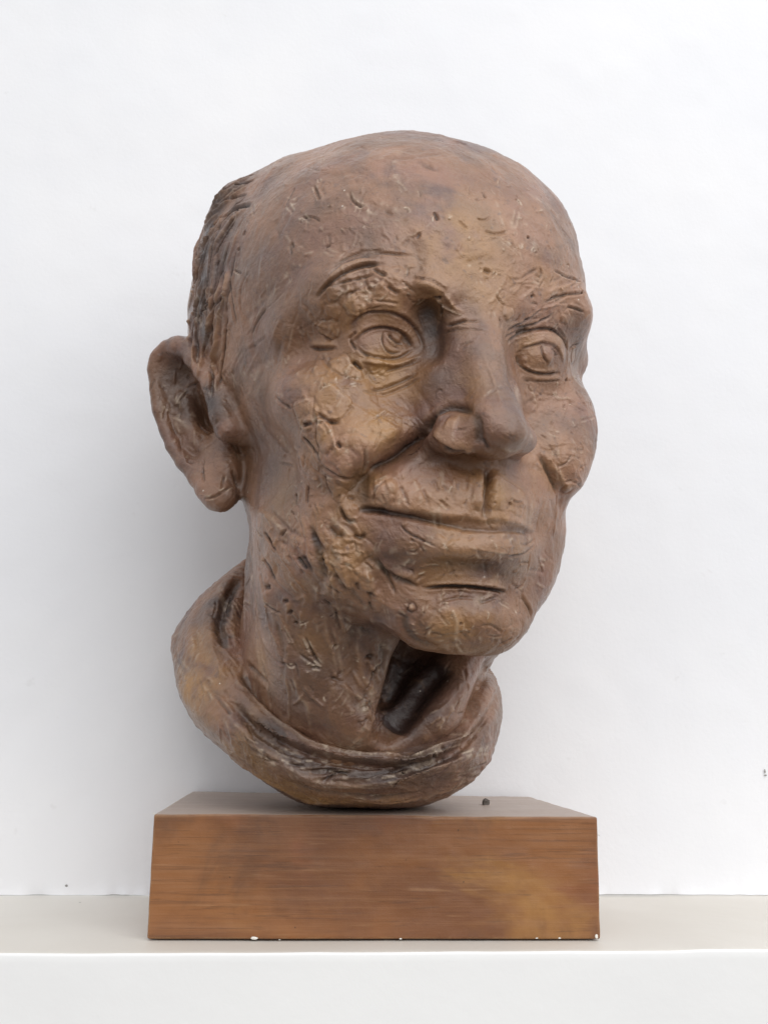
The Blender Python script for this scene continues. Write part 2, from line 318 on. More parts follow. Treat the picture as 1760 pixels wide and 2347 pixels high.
# ---------------------------------------------------------------- modelling tools: every mark is a groove, ridge, edge or pad of clay cut into the surface
RNG = np.random.default_rng(7)
LAT = RNG.random((32, 32, 32)).astype(np.float32)
def noise(V, f, seed=0):
    P = V*f+seed*7.31; I = np.floor(P).astype(int); u = P-I; u = u*u*(3-2*u); out = 0
    for a in (0, 1):
        for b in (0, 1):
            for c in (0, 1):
                out = out + LAT[(I[:, 0]+a) % 32, (I[:, 1]+b) % 32, (I[:, 2]+c) % 32]*(u[:, 0] if a else 1-u[:, 0])*(u[:, 1] if b else 1-u[:, 1])*(u[:, 2] if c else 1-u[:, 2])
    return out*2-1
def fbm(V, f, n=3, seed=0, g=.5): return sum(noise(V, f*2**i, seed+i)*g**i for i in range(n))
class Surf:
    CELL = .006
    def __init__(s, V, Fq, Vc, Fc):
        s.V, s.F, s.Fc, s.nc = V, Fq, Fc, len(Vc); s.wear = np.zeros(len(V)); s.grime = np.zeros(len(V)); s.refresh()
    def refresh(s, sm=0):
        s.N = normals(s.V, s.F); Vc = s.V[:s.nc]; s.Nc = normals(Vc, s.Fc)
        s.bvh = BVHTree.FromPolygons([tuple(v) for v in Vc], [tuple(int(i) for i in f) for f in s.Fc])
        k = np.floor((s.V-s.V.min(0))/s.CELL).astype(np.int64)+1; s.o = s.V.min(0); s.dim = k.max(0)+3
        key = (k[:, 0]*s.dim[1]+k[:, 1])*s.dim[2]+k[:, 2]; s.order = np.argsort(key, kind='stable'); s.key = key[s.order]
    def near(s, lo, hi):
        a = np.maximum(np.floor((lo-s.o)/s.CELL).astype(int)+1, 0); b = np.minimum(np.floor((hi-s.o)/s.CELL).astype(int)+1, s.dim-1)
        if (b < a).any(): return np.zeros(0, int)
        X, Y = np.meshgrid(np.arange(a[0], b[0]+1), np.arange(a[1], b[1]+1), indexing='ij')
        base = (X.ravel()*s.dim[1]+Y.ravel())*s.dim[2]
        l = np.searchsorted(s.key, base+a[2]); r = np.searchsorted(s.key, base+b[2], 'right')
        return np.concatenate([s.order[i:j] for i, j in zip(l, r)]) if len(l) else np.zeros(0, int)
    def hit(s, px, py):
        d = AX_F + AX_R*(px-880)/F_PX - AX_U*(py-1173.5)/F_PX; d /= np.linalg.norm(d)
        h, n, i, _ = s.bvh.ray_cast(Vector(CAM), Vector(d))
        if h is None: return None
        n = s.Nc[s.Fc[i]].mean(0); return np.array(h), n/np.linalg.norm(n)
    def px(s, pts, dense=9):
        pts = np.array(pts, float); out = [pts[0]]
        for a, b in zip(pts[:-1], pts[1:]):
            n = max(1, int(np.linalg.norm(b-a)/dense)); out += [a+(b-a)*k/n for k in range(1, n+1)]
        H = [s.hit(*p) for p in out]; H = [h for h in H if h is not None]
        if not H: return None
        P = np.array([h[0] for h in H]); N = np.array([h[1] for h in H])
        if len(P) > 2:                                            # drop jumps to another layer
            keep = [0]
            for k in range(1, len(P)):
                if np.linalg.norm(P[k]-P[keep[-1]]) < .010: keep.append(k)
            P, N = P[keep], N[keep]
            N = np.array([N[max(0, k-2):k+3].mean(0) for k in range(len(N))])
            for _ in range(2): P[1:-1] = .5*P[1:-1]+.25*(P[:-2]+P[2:])
        return P, N/np.linalg.norm(N, axis=1, keepdims=True)
    def mark(s, kind, P, N, w, a, W=6, taper=.2, wear=0, grime=0):
        w, a, W = w/1000, a/1000, W/1000
        R = max(3.4*w, (2.2*W if kind == 'lip' else 0))
        idx = s.near(P.min(0)-R, P.max(0)+R)
        if not len(idx): return
        X = s.V[idx]; best = np.full(len(idx), 1e9); lat = np.zeros(len(idx)); tt = np.zeros(len(idx)); NN = np.zeros((len(idx), 3)); up = np.zeros(len(idx))
        if len(P) == 1: P = np.r_[P, P+AX_R[None]*1e-4]; N = np.r_[N, N]; taper = 0
        L = np.r_[0, np.cumsum(np.linalg.norm(np.diff(P, axis=0), axis=1))]; Lt = L[-1]+1e-9
        for k in range(len(P)-1):
            p, q = P[k], P[k+1]; e = q-p; l2 = e@e+1e-14; n = N[k]+N[k+1]; n /= np.linalg.norm(n)
            t = np.clip((X-p)@e/l2, 0, 1); v = X-p-t[:, None]*e; h = v@n; v2 = v-h[:, None]*n; d = np.sqrt((v2**2).sum(1)+(np.maximum(np.abs(h)-2.5*max(w, .001), 0))**2)
            m = d < best
            sd = v2@np.cross(n, e/math.sqrt(l2))
            best[m] = d[m]; lat[m] = np.sign(sd[m]); tt[m] = (L[k]+t[m]*(L[k+1]-L[k]))/Lt; NN[m] = n; up[m] = h[m]
        ok = (best < R) & ((s.N[idx]*NN).sum(1) > .05) & (np.abs(up) < R+.004)
        idx, d, lat, tt, NN = idx[ok], best[ok], lat[ok], tt[ok], NN[ok]
        f = np.clip(np.minimum(tt, 1-tt)/taper, 0, 1)**.7 if taper else 1
        g = np.exp(-(d/w)**2)
        if kind == 'cut':
            D = -a*g + .22*a*np.exp(-((d-2.1*w)/w)**2)
            s.wear[idx] += f*wear*np.exp(-((d-1.9*w)/(.7*w))**2); s.grime[idx] += f*grime*g
        elif kind == 'rid':
            D = a*g; s.wear[idx] += f*wear*np.exp(-(d/(.6*w))**2)
        elif kind == 'lip':
            sg = d*lat; D = a/(1+np.exp(np.clip(-sg/w*2.2, -30, 30)))*np.exp(-(np.maximum(sg, 0)/W)**2)
            s.wear[idx] += f*wear*np.exp(-((sg-w)/w)**2); s.grime[idx] += f*grime*np.exp(-((sg+w)/w)**2)
        s.V[idx] += NN*(D*f)[:, None]
    def pad(s, px, py, rx, ry, ang=0, a=1, e=.5, wear=0, dome=.35, P=None, n=None):
        if P is None:
            h = s.hit(px, py)
            if h is None: return
            P, n = h
        r = AX_R-(AX_R@n)*n
        if np.linalg.norm(r) < .2: r = np.cross(n, [0, 0, 1.])
        r /= np.linalg.norm(r); u = np.cross(n, r); ang = math.radians(ang); r, u = math.cos(ang)*r+math.sin(ang)*u, -math.sin(ang)*r+math.cos(ang)*u
        rx, ry, a, e = rx/1000, ry/1000, a/1000, e/1000; R = max(rx, ry)*1.4+.002
        idx = s.near(P-R, P+R)
        if not len(idx): return
        v = s.V[idx]-P; ok = ((s.N[idx]@n) > .2) & (np.abs(v@n) < .006); idx, v = idx[ok], v[ok]
        x, y = v@r, v@u; th = np.arctan2(y, x)
        q = np.sqrt((x/rx)**2+(y/ry)**2)*(1+.10*np.sin(3*th+px)+.06*np.sin(5*th+py)); rm = min(rx, ry)
        sd = (1-q)*rm; D = a*(1/(1+np.exp(np.clip(-sd/e*2.5, -30, 30))))*(1-dome*np.minimum(q, 1)**2)
        D += -.35*a*np.exp(-((sd+e*1.4)/e)**2)
        s.wear[idx] += wear*np.exp(-((sd-e*.6)/(e*.7))**2)*(noise(s.V[idx], 260) > .1); s.V[idx] += D[:, None]*n
    def run(s, table):
        for row in table:
            (ox, oy, sc), kind, w, a, *rest = row
            pts = rest[-1]; kw = rest[0] if len(rest) > 1 else {}
            P = s.px([(ox+x*sc, oy+y*sc) for x, y in pts])
            if P is None: continue
            s.mark(kind, P[0], P[1], w*(.86 if w < 1.5 else 1), a*(1.12 if w < 1.5 else 1), **kw)
O = (0, 0, 1); EA = (700, 580, .2411); EB = (1040, 580, .217); NO = (650, 550, .4521); MO = (750, 1000, .3918); CC = (600, 900, .2411); CD = (560, 1200, .2411); HE = (420, 380, .1808); CO = (380, 1250, .4943); EAR = (300, 700, .3014)
BROAD = [
 (O, 'cut', 4.5, 6, [(1000, 955), (940, 1015), (880, 1058), (822, 1098), (806, 1130), (812, 1165)]), (O, 'lip', 1.8, 4.8, dict(W=22, taper=.3), [(805, 1125), (825, 1095), (880, 1055), (938, 1010), (990, 955)]),
 (O, 'rid', 12, 3.2, [(940, 950), (870, 1000), (800, 1040)]),
 (O, 'rid', 9, 2.6, [(905, 1100), (900, 1140), (960, 1150)]), (O, 'rid', 10, 2.2, [(1180, 1110), (1175, 1160)]),
 (O, 'cut', 6, 3.5, [(970, 690), (990, 730), (1000, 790), (990, 840)]), (O, 'rid', 8, 3, [(1190, 815), (1232, 815), (1270, 820)]),
 (O, 'rid', 8, 2, [(840, 640), (900, 655), (940, 680)]), (O, 'rid', 7, 2.6, [(948, 645), (1000, 655), (1045, 700)]),
 (O, 'rid', 5, 1.5, [(1120, 1020), (1060, 1035)]),
 (O, 'cut', 3.5, 1.6, [(985, 1035), (1040, 1062), (1100, 1082), (1160, 1082)]),
 (O, 'rid', 9, 2.5, [(730, 880), (800, 900), (860, 900)]), (O, 'cut', 9, 3, [(700, 1000), (720, 1080), (740, 1160)]),
 (O, 'cut', 9, 2.6, [(900, 1310), (870, 1370), (880, 1430)]), (O, 'rid', 9, 2, [(1000, 1400), (1080, 1410), (1150, 1400)]),
 (O, 'cut', 6, 3, [(1255, 1060), (1290, 1120), (1292, 1170)]),
 (O, 'cut', 6, 5, dict(taper=.1), [(1010, 1530), (970, 1580), (935, 1640), (905, 1680)]),
 (O, 'rid', 5, 4.5, [(905, 1510), (880, 1570), (855, 1630), (838, 1680)]), (O, 'rid', 6, 3, [(1080, 1540), (1040, 1600), (980, 1670)]),
 (O, 'rid', 12, 3, [(600, 1300), (640, 1450), (720, 1600)]), (O, 'cut', 8, 3, [(830, 1430), (800, 1500), (790, 1580)]),
 (O, 'rid', 7, 2.4, [(470, 470), (455, 560), (448, 640)]), (O, 'cut', 10, 2, [(720, 700), (700, 780), (690, 850)]),
]
FINE = [
 # near eye and brow
 (EA, 'rid', 4.0, 1.6, [(420, 620), (560, 480), (760, 450), (900, 500)]),
 (EA, 'rid', 3.4, .9, [(470, 760), (560, 640), (700, 610), (850, 620), (970, 720), (1040, 840)]),
 (EA, 'lip', 1.0, 1.5, dict(W=6), [(400, 720), (450, 640), (560, 560), (680, 545), (800, 550), (920, 600), (1000, 660), (1060, 740), (1110, 850)]),
 (EA, 'cut', 1.0, 1.2, dict(grime=.5), [(420, 680), (560, 560), (680, 545), (800, 550), (920, 600), (1000, 660), (1060, 740), (1110, 850), (1120, 930)]),
 (EA, 'lip', .7, 1.5, dict(W=4.5), [(450, 850), (520, 770), (600, 715), (700, 690), (800, 695), (900, 730), (960, 790), (1010, 850), (1040, 920)]),
 (EA, 'cut', .8, 1.0, dict(grime=.7), [(460, 850), (520, 775), (600, 722), (700, 698), (800, 703), (900, 738), (955, 795), (1005, 855), (1030, 910)]),
 (EA, 'cut', 1.8, 1.2, dict(grime=.3), [(900, 800), (980, 850), (1010, 900)]),
 (EA, 'cut', .8, 1.0, dict(grime=.5), [(470, 860), (520, 950), (620, 985), (740, 1005), (860, 1010), (960, 965), (1040, 900)]),
 (EA, 'rid', 1.3, 1.3, [(500, 1010), (620, 1040), (760, 1060), (860, 1060), (980, 1030), (1080, 970)]),
 (EA, 'rid', .5, .7, dict(wear=.7), [(640, 1000), (710, 1030), (760, 1065), (830, 1080), (920, 1060), (1060, 1000), (1110, 960)]),
 (EA, 'cut', .8, 1.0, dict(grime=.4), [(740, 1140), (800, 1105), (900, 1090), (1000, 1050), (1090, 1020)]),
 (EA, 'cut', 1.0, 1.2, dict(grime=.5), [(610, 1310), (760, 1290), (900, 1230), (1060, 1140)]), (EA, 'cut', .7, .7, [(540, 1310), (640, 1350), (740, 1330)]),
 (EA, 'cut', .9, .9, [(680, 1360), (820, 1330), (980, 1250), (1100, 1180)]),
 (EA, 'cut', .7, 1.2, dict(grime=.5), [(740, 740), (718, 830), (750, 920), (830, 965), (910, 945)]), (EA, 'rid', .5, .7, dict(wear=.4), [(745, 730), (700, 810), (740, 930), (800, 985)]),
 (EA, 'cut', .9, 1.2, dict(grime=.6), [(790, 760), (800, 830), (860, 870), (930, 870)]), (EA, 'rid', .6, .8, dict(wear=.3), [(760, 760), (790, 850), (880, 895)]),
 (EA, 'cut', .7, 1.3, dict(grime=.4), [(420, 820), (440, 880), (480, 930)]), (EA, 'cut', .7, 1.2, [(410, 820), (450, 770), (490, 750)]),
 (EA, 'cut', 1.1, 1.9, dict(grime=.7), [(100, 440), (160, 350), (260, 260), (380, 180), (500, 130), (640, 110), (760, 105)]),
 (EA, 'rid', 1.6, 1.1, [(170, 280), (280, 180), (400, 110), (540, 75), (700, 70)]),
 (EA, 'cut', .95, 1.3, dict(grime=.5), [(180, 260), (250, 170), (360, 90), (480, 45), (620, 20), (700, 25)]), (EA, 'cut', .8, 1.1, dict(grime=.3), [(220, 170), (330, 80), (450, 25), (600, 0), (800, 5), (1040, 30)]),
 (EA, 'cut', .8, .9, [(260, 120), (400, 30), (560, -20), (760, -20)]),
 (EA, 'cut', .7, 1.2, dict(grime=.5), [(280, 300), (360, 275), (460, 260), (560, 230), (660, 205)]), (EA, 'cut', 1.0, 1.4, dict(grime=.4), [(640, 140), (700, 190), (770, 225)]),
 (EA, 'cut', .6, 1.4, dict(grime=.7), [(975, 150), (965, 220)]), (EA, 'cut', 1.0, 1.3, dict(grime=.4), [(780, 310), (820, 360), (880, 390)]),
 (EA, 'cut', .7, 1.0, [(560, 250), (600, 330), (640, 430), (600, 520)]), (EA, 'cut', .7, .9, [(650, 450), (760, 460), (880, 480)]), (EA, 'cut', .7, .9, [(560, 540), (640, 510), (720, 500)]),
 (EA, 'rid', 2.6, 2.0, [(1030, 290), (1140, 290), (1230, 330), (1285, 390)]), (EA, 'cut', .8, 1.2, [(1010, 240), (1130, 240), (1250, 280), (1310, 350)]),
 (EA, 'cut', .7, .9, [(920, 260), (980, 320), (1030, 370)]), (EA, 'rid', .7, 1.1, dict(wear=.8), [(1230, 400), (1250, 460), (1320, 520), (1400, 560), (1500, 600)]),
 (EA, 'rid', 1.2, 1.4, [(1330, 400), (1380, 480), (1430, 540), (1500, 570)]), (EA, 'cut', .9, 1.6, dict(grime=.6), [(1220, 420), (1290, 430)]), (EA, 'cut', 1.0, 1.6, dict(grime=.6), [(1290, 470), (1310, 540), (1280, 600)]),
 (EA, 'cut', .9, 1.4, dict(grime=.4), [(1340, 700), (1450, 660), (1550, 630)]), (EA, 'cut', .7, 1.0, [(1300, 770), (1430, 725), (1600, 720), (1740, 740)]),
 (EA, 'cut', 1.0, 2.2, dict(grime=.9), [(450, 1030), (490, 1060), (535, 1115)]), (EA, 'rid', .5, .8, dict(wear=.9), [(480, 1050), (530, 1110)]),
 (EA, 'lip', .7, 1.3, dict(W=4), [(40, 880), (180, 900), (300, 890)]), (EA, 'cut', 1.0, 1.2, dict(grime=.3), [(40, 900), (180, 915), (300, 905)]), (EA, 'cut', 1.0, 1.0, [(190, 800), (260, 830)]),
 (EA, 'cut', .6, .8, [(1060, 560), (1120, 700), (1160, 780)]), (EA, 'cut', .5, .7, dict(wear=.3), [(1440, 920), (1450, 870), (1590, 840)]),
 # far eye and brow
 (EB, 'rid', 2.6, 1.3, [(640, 960), (760, 900), (880, 870), (1020, 890), (1110, 960), (1160, 1080)]),
 (EB, 'cut', 1.0, 1.5, dict(grime=.5), [(560, 960), (640, 880), (760, 830), (900, 800), (1040, 800), (1130, 870), (1185, 970), (1200, 1060)]),
 (EB, 'cut', 1.6, 1.6, dict(grime=.5), [(640, 850), (720, 810), (790, 800)]),
 (EB, 'lip', .5, 1.4, dict(W=4), [(640, 1060), (740, 1000), (850, 965), (960, 935), (1060, 960), (1120, 1060), (1150, 1180)]),
 (EB, 'cut', .7, 1.2, dict(grime=.6), [(700, 1010), (780, 985), (850, 965), (960, 940)]), (EB, 'cut', .8, 1.0, dict(grime=.5), [(545, 1070), (600, 1040), (660, 990), (740, 950)]),
 (EB, 'cut', 1.6, 1.2, dict(grime=.3), [(660, 1080), (690, 1170)]),
 (EB, 'cut', .8, 1.4, dict(grime=.5), [(650, 1120), (700, 1200), (800, 1255), (900, 1278), (1020, 1285), (1120, 1260)]), (EB, 'rid', .8, .7, dict(wear=.2), [(740, 1195), (860, 1250), (1000, 1235), (1090, 1220)]),
 (EB, 'rid', 1.0, .8, [(700, 1290), (850, 1325), (1000, 1330), (1130, 1310)]), (EB, 'cut', .5, .8, [(720, 1350), (900, 1360), (1130, 1350)]), (EB, 'cut', .5, .7, [(930, 1480), (1000, 1515), (1110, 1500)]),
 (EB, 'cut', .6, 1.1, dict(grime=.4), [(920, 970), (920, 1060), (960, 1140), (1000, 1170)]), (EB, 'cut', .6, 1.0, dict(grime=.4), [(1010, 1000), (1060, 1020), (1060, 1080), (1100, 1090)]), (EB, 'pad', 0, 0, [(0, 0)]),
 (EB, 'cut', .6, .9, dict(wear=.3), [(680, 1440), (780, 1500), (860, 1560), (990, 1600)]), (EB, 'cut', .8, .8, [(640, 1380), (720, 1330)]),
 (EB, 'cut', .9, 1.4, dict(grime=.5), [(950, 530), (1040, 480), (1150, 440), (1250, 430), (1370, 425)]), (EB, 'cut', 1.2, 1.8, dict(grime=.6), [(1350, 410), (1375, 430)]), (EB, 'rid', 1.6, 1.0, [(980, 430), (1100, 370), (1240, 350)]),
 (EB, 'cut', .7, 1.2, dict(grime=.5, wear=.5), [(1050, 180), (1200, 260), (1300, 290), (1350, 315)]), (EB, 'cut', .8, 1.3, dict(grime=.5, wear=.3), [(1190, 560), (1290, 590), (1385, 630)]),
 (EB, 'cut', 1.2, 1.5, dict(grime=.8), [(825, 440), (835, 470)]), (EB, 'cut', .6, 1.0, dict(grime=.5), [(900, 150), (945, 190), (910, 270)]), (EB, 'cut', 1.4, 1.3, dict(grime=.4), [(310, 180), (380, 210)]),
 (EB, 'cut', .9, 1.3, dict(grime=.4), [(560, 830), (740, 720), (860, 640), (950, 570)]), (EB, 'cut', .9, 1.2, dict(grime=.3), [(620, 800), (820, 760), (960, 700), (1060, 640)]), (EB, 'cut', .7, .9, [(540, 900), (660, 820)]), (EB, 'rid', .6, .7, dict(wear=.3), [(560, 760), (720, 730), (880, 600), (1100, 540), (1200, 560)]),
 (EB, 'cut', .6, 1.0, dict(grime=.3), [(1190, 900), (1195, 1050), (1190, 1180), (1160, 1270)]), (EB, 'cut', .7, 1.0, [(1080, 780), (1140, 860), (1180, 900)]), (EB, 'cut', .7, 1.0, [(1210, 1030), (1280, 960), (1320, 950)]), (EB, 'cut', 1.0, 1.6, dict(grime=.7), [(1180, 1330), (1190, 1360)]),
 (EB, 'cut', .7, 1.0, [(1280, 1450), (1340, 1550), (1400, 1640)]), (EB, 'cut', .7, 1.0, dict(wear=.3), [(450, 440), (480, 520), (540, 560)]), (EB, 'cut', 1.0, 1.0, [(480, 680), (520, 740), (500, 800)]),
 # nose
 (NO, 'rid', 4.2, 1.6, [(820, 930), (880, 935)]), (NO, 'cut', 1.8, 2.2, dict(grime=.5), [(735, 990), (745, 930), (780, 880), (840, 845), (910, 850), (960, 880)]), (NO, 'cut', 3.0, 1.8, [(965, 880), (990, 960), (985, 1040)]),
 (NO, 'cut', 2.0, 2.4, dict(grime=.6), [(810, 1052), (870, 1066), (930, 1068)]), (NO, 'lip', 1.0, 2.0, dict(W=6), [(750, 985), (800, 1025), (880, 1060), (960, 1075)]), (NO, 'cut', 1.0, 1.2, dict(grime=.3), [(940, 1075), (1010, 1105), (1090, 1132), (1150, 1125)]),
 (NO, 'cut', .6, .9, dict(wear=.3), [(870, 960), (900, 970), (930, 960)]), (NO, 'cut', 1.0, 1.0, dict(grime=.3), [(1010, 1010), (1040, 1060)]), (NO, 'rid', 1.2, .6, [(1000, 560), (1060, 700), (1110, 860)]),
 (NO, 'cut', .7, .8, [(840, 440), (900, 415), (1000, 410)]), (NO, 'cut', .6, .6, [(880, 560), (900, 535), (950, 520)]), (NO, 'cut', .6, .6, [(760, 790), (790, 740), (810, 770)]),
 (NO, 'cut', 2.8, 2.2, dict(grime=.4), [(720, 985), (600, 1080), (500, 1140), (420, 1170)]),
 # upper lip, mouth, chin
 (MO, 'cut', 3.6, 2.0, dict(grime=.4), [(215, 215), (215, 320), (225, 430)]), (MO, 'cut', 1.6, 2.2, dict(grime=.8), [(180, 430), (270, 425), (360, 440)]),
 (MO, 'cut', 1.7, 3.2, dict(grime=.5), [(940, 185), (932, 300), (915, 420), (905, 500)]), (MO, 'rid', 3.2, 3.0, [(884, 190), (872, 300), (862, 440)]), (MO, 'rid', 4.5, 2.6, [(990, 190), (985, 300), (975, 440)]),
 (MO, 'lip', 1.2, 3.0, dict(W=14, taper=.2), [(200, 425), (270, 408), (350, 425), (430, 446), (520, 455), (600, 474), (700, 495), (800, 480), (850, 500), (905, 510), (960, 495), (1040, 515), (1100, 525), (1210, 560)]),
 (MO, 'cut', 1.8, 2.0, dict(grime=.5, taper=.3), [(200, 440), (300, 440), (430, 455), (520, 470), (600, 490), (700, 512), (780, 530), (850, 545), (920, 550)]), (MO, 'cut', 1.4, 1.0, dict(grime=.3, taper=.3), [(800, 535), (950, 552), (1040, 550), (1120, 556), (1200, 570)]),
 (MO, 'rid', 7, 2.6, [(560, 650), (720, 655), (900, 655), (1080, 645)]), (MO, 'cut', .6, 1.3, dict(grime=.6, wear=.2), [(420, 510), (460, 560), (540, 600), (640, 645)]),
 (MO, 'rid', .6, .6, dict(wear=.6), [(790, 640), (870, 660), (960, 670), (1060, 690), (1160, 680), (1200, 640)]), (MO, 'cut', .7, .9, dict(grime=.3), [(1060, 700), (1150, 690), (1210, 640)]), (MO, 'cut', .6, .8, [(1120, 630), (1180, 640), (1210, 600)]),
 (MO, 'cut', 4.5, 1.6, dict(grime=.1), [(560, 770), (700, 745), (860, 760), (1000, 790)]), (MO, 'rid', .5, .7, dict(wear=.9), [(540, 765), (600, 750), (680, 765)]),
 (MO, 'cut', 1.6, 1.5, dict(grime=.3), [(265, 710), (310, 770), (380, 820), (460, 845), (545, 885)]), (MO, 'cut', 1.0, 1.4, [(300, 740), (370, 850), (400, 930)]), (MO, 'lip', .7, 1.2, dict(W=5), [(380, 800), (460, 830), (550, 880)]),
 (MO, 'lip', .6, 1.8, dict(W=5), [(560, 880), (700, 860), (800, 862), (950, 880), (1050, 905)]), (MO, 'cut', .9, 2.4, dict(grime=.9), [(560, 890), (700, 875), (800, 877), (950, 892), (1050, 915)]),
 (MO, 'cut', .8, 1.0, dict(grime=.3), [(880, 970), (930, 965), (990, 940)]), (MO, 'cut', .7, .8, [(640, 1000), (680, 960), (780, 940), (860, 950)]), (MO, 'cut', 2.6, 1.5, [(470, 1000), (440, 1100), (510, 1190), (640, 1240)]), (MO, 'cut', 1.2, 1.2, [(1130, 930), (1180, 1000), (1190, 1060)]),
 (MO, 'cut', .9, 1.3, dict(grime=.4), [(425, 290), (450, 350), (480, 410)]), (MO, 'cut', .8, 1.0, dict(grime=.3), [(555, 310), (585, 400)]), (MO, 'cut', .7, 1.1, dict(wear=.5), [(650, 370), (680, 400), (710, 425)]), (MO, 'cut', .7, .9, [(820, 230), (815, 320)]), (MO, 'cut', .7, .9, [(620, 250), (650, 330)]), (MO, 'cut', .8, .8, [(1060, 360), (1090, 400), (1130, 380)]), (MO, 'cut', .6, 1.0, dict(wear=.4), [(270, 390), (280, 330), (320, 270), (380, 240)]),
 (MO, 'cut', 1.6, 2.0, dict(grime=.4), [(1235, 100), (1258, 150), (1290, 210), (1330, 300), (1345, 330)]), (MO, 'cut', .8, 1.3, dict(grime=.4), [(1340, 330), (1335, 450), (1315, 590)]), (MO, 'rid', 2.2, 1.6, [(1310, 160), (1360, 240), (1410, 310)]), (MO, 'cut', .6, .9, [(1340, 180), (1390, 170), (1430, 110)]), (MO, 'cut', .7, .9, [(1380, 270), (1450, 260), (1480, 300)]),
 (MO, 'cut', .6, .8, [(1120, 740), (1180, 740)]), (MO, 'cut', .6, .8, [(1230, 700), (1260, 800)]), (MO, 'cut', .8, 1.2, dict(grime=.6), [(775, 1090), (785, 1105)]), (MO, 'cut', .7, .8, [(890, 1110), (960, 1100), (1020, 1150)]), (MO, 'cut', .7, .8, [(1000, 1220), (1080, 1180)]),
 # cheek and jaw
 (CC, 'cut', 1.0, 1.6, dict(grime=.7), [(530, 200), (580, 250), (640, 285), (740, 290)]), (CC, 'cut', 1.1, 1.8, dict(grime=.8), [(390, 310), (480, 290)]), (CC, 'cut', .9, 1.5, dict(grime=.5), [(390, 410), (450, 490), (520, 570), (560, 680)]),
 (CC, 'rid', .9, 1.2, dict(wear=.6), [(600, 290), (650, 360), (690, 470), (720, 600)]), (CC, 'cut', 1.0, 2.0, dict(grime=.9), [(715, 470), (750, 525)]), (CC, 'cut', .7, 1.0, [(505, 330), (520, 480), (545, 620)]), (CC, 'cut', .8, 1.1, dict(wear=.3), [(940, 480), (980, 570), (980, 700), (940, 780)]), (CC, 'cut', .6, .8, [(1130, 330), (1110, 430), (1060, 560)]),
 (CC, 'cut', .6, .7, dict(wear=.4), [(1050, 270), (1110, 230), (1200, 170)]), (CC, 'cut', 1.0, 1.2, [(560, 690), (700, 780), (860, 830)]), (CC, 'cut', .7, 1.5, dict(grime=.7), [(445, 880), (432, 1060)]), (CC, 'cut', .8, 1.2, dict(grime=.3), [(600, 790), (630, 920), (680, 990)]), (CC, 'cut', .9, 1.2, dict(grime=.4), [(810, 990), (880, 1010)]),
 (CC, 'cut', 1.1, 1.7, dict(grime=.5), [(740, 1080), (770, 1180), (860, 1260), (870, 1200)]), (CC, 'cut', 1.6, 1.8, dict(grime=.4), [(630, 1260), (700, 1370), (800, 1360)]), (CC, 'cut', 1.2, 1.4, dict(grime=.4), [(860, 1370), (950, 1400), (980, 1330)]), (CC, 'rid', .7, .8, dict(wear=.4), [(620, 1260), (690, 1380)]),
 (CC, 'cut', .9, 1.5, dict(grime=.5), [(20, 1330), (80, 1400), (140, 1500)]), (CC, 'cut', 1.0, 1.4, dict(grime=.5), [(240, 1300), (180, 1370)]), (CC, 'cut', 1.0, 1.1, [(320, 960), (350, 1030), (280, 1100)]), (CC, 'cut', 1.0, 1.1, [(130, 30), (200, 110), (290, 160)]), (CC, 'cut', .9, .9, [(170, 670), (300, 700), (540, 710)]), (CC, 'cut', .8, 1.0, [(500, 1060), (530, 1130)]),
 # neck
 (CD, 'cut', 1.0, 1.7, dict(grime=.6), [(200, 80), (260, 170), (310, 260)]), (CD, 'cut', 1.0, 2.6, dict(grime=1), [(505, 325), (545, 380), (590, 440)]), (CD, 'cut', 2.6, 2.4, dict(grime=.5), [(620, 20), (680, 200), (740, 400), (800, 550)]), (CD, 'cut', 1.2, 2, dict(grime=.8), [(745, 330), (740, 370)]), (CD, 'cut', 1.6, 2.2, dict(grime=.6), [(190, 330), (250, 430), (290, 540)]),
 (CD, 'cut', 1.5, 2, dict(grime=.7), [(190, 610), (250, 600)]), (CD, 'cut', 1.6, 1.7, dict(grime=.4), [(850, 470), (920, 580), (980, 640)]), (CD, 'cut', 1.3, 1.4, dict(grime=.4), [(1060, 560), (1090, 640)]), (CD, 'cut', 1, 1.3, dict(grime=.4), [(760, 720), (820, 780)]), (CD, 'cut', 1.2, 1.4, dict(grime=.5), [(1090, 980), (1160, 1040)]), (CD, 'cut', 1.6, 1.5, [(1190, 640), (1210, 850)]),
 (CD, 'rid', .5, .8, dict(wear=.5), [(180, 640), (215, 760), (225, 900), (280, 1080), (350, 1200)]), (CD, 'rid', .5, .8, dict(wear=.5), [(310, 800), (400, 1000), (440, 1090), (500, 1210)]), (CD, 'rid', .5, .7, dict(wear=.3), [(130, 620), (110, 850), (80, 960), (20, 1060)]), (CD, 'rid', .5, .6, [(350, 320), (440, 450), (560, 620), (640, 700)]),
 (CD, 'cut', 1, 1.5, dict(grime=.5), [(380, 740), (430, 730)]), (CD, 'cut', 1, 1.6, dict(grime=.5), [(420, 860), (460, 820)]), (CD, 'cut', 1, 1.4, dict(grime=.5), [(480, 960), (500, 930)]), (CD, 'cut', .8, 1.4, dict(grime=.4, wear=.8), [(580, 1080), (620, 1170), (660, 1250), (700, 1330), (740, 1350)]), (CD, 'cut', .8, 1.2, dict(wear=.7), [(640, 1370), (690, 1350), (730, 1380)]), (CD, 'cut', .8, 1.0, dict(wear=.5), [(840, 1190), (880, 1140)]),
 (CD, 'cut', 1.2, 1.5, dict(grime=.4), [(1140, 1270), (1230, 1270)]), (CD, 'cut', 1.2, 1.5, dict(wear=.4), [(1200, 1440), (1260, 1380), (1310, 1340)]), (CD, 'cut', 2, 1.5, [(20, 1330), (120, 1420), (240, 1530)]),
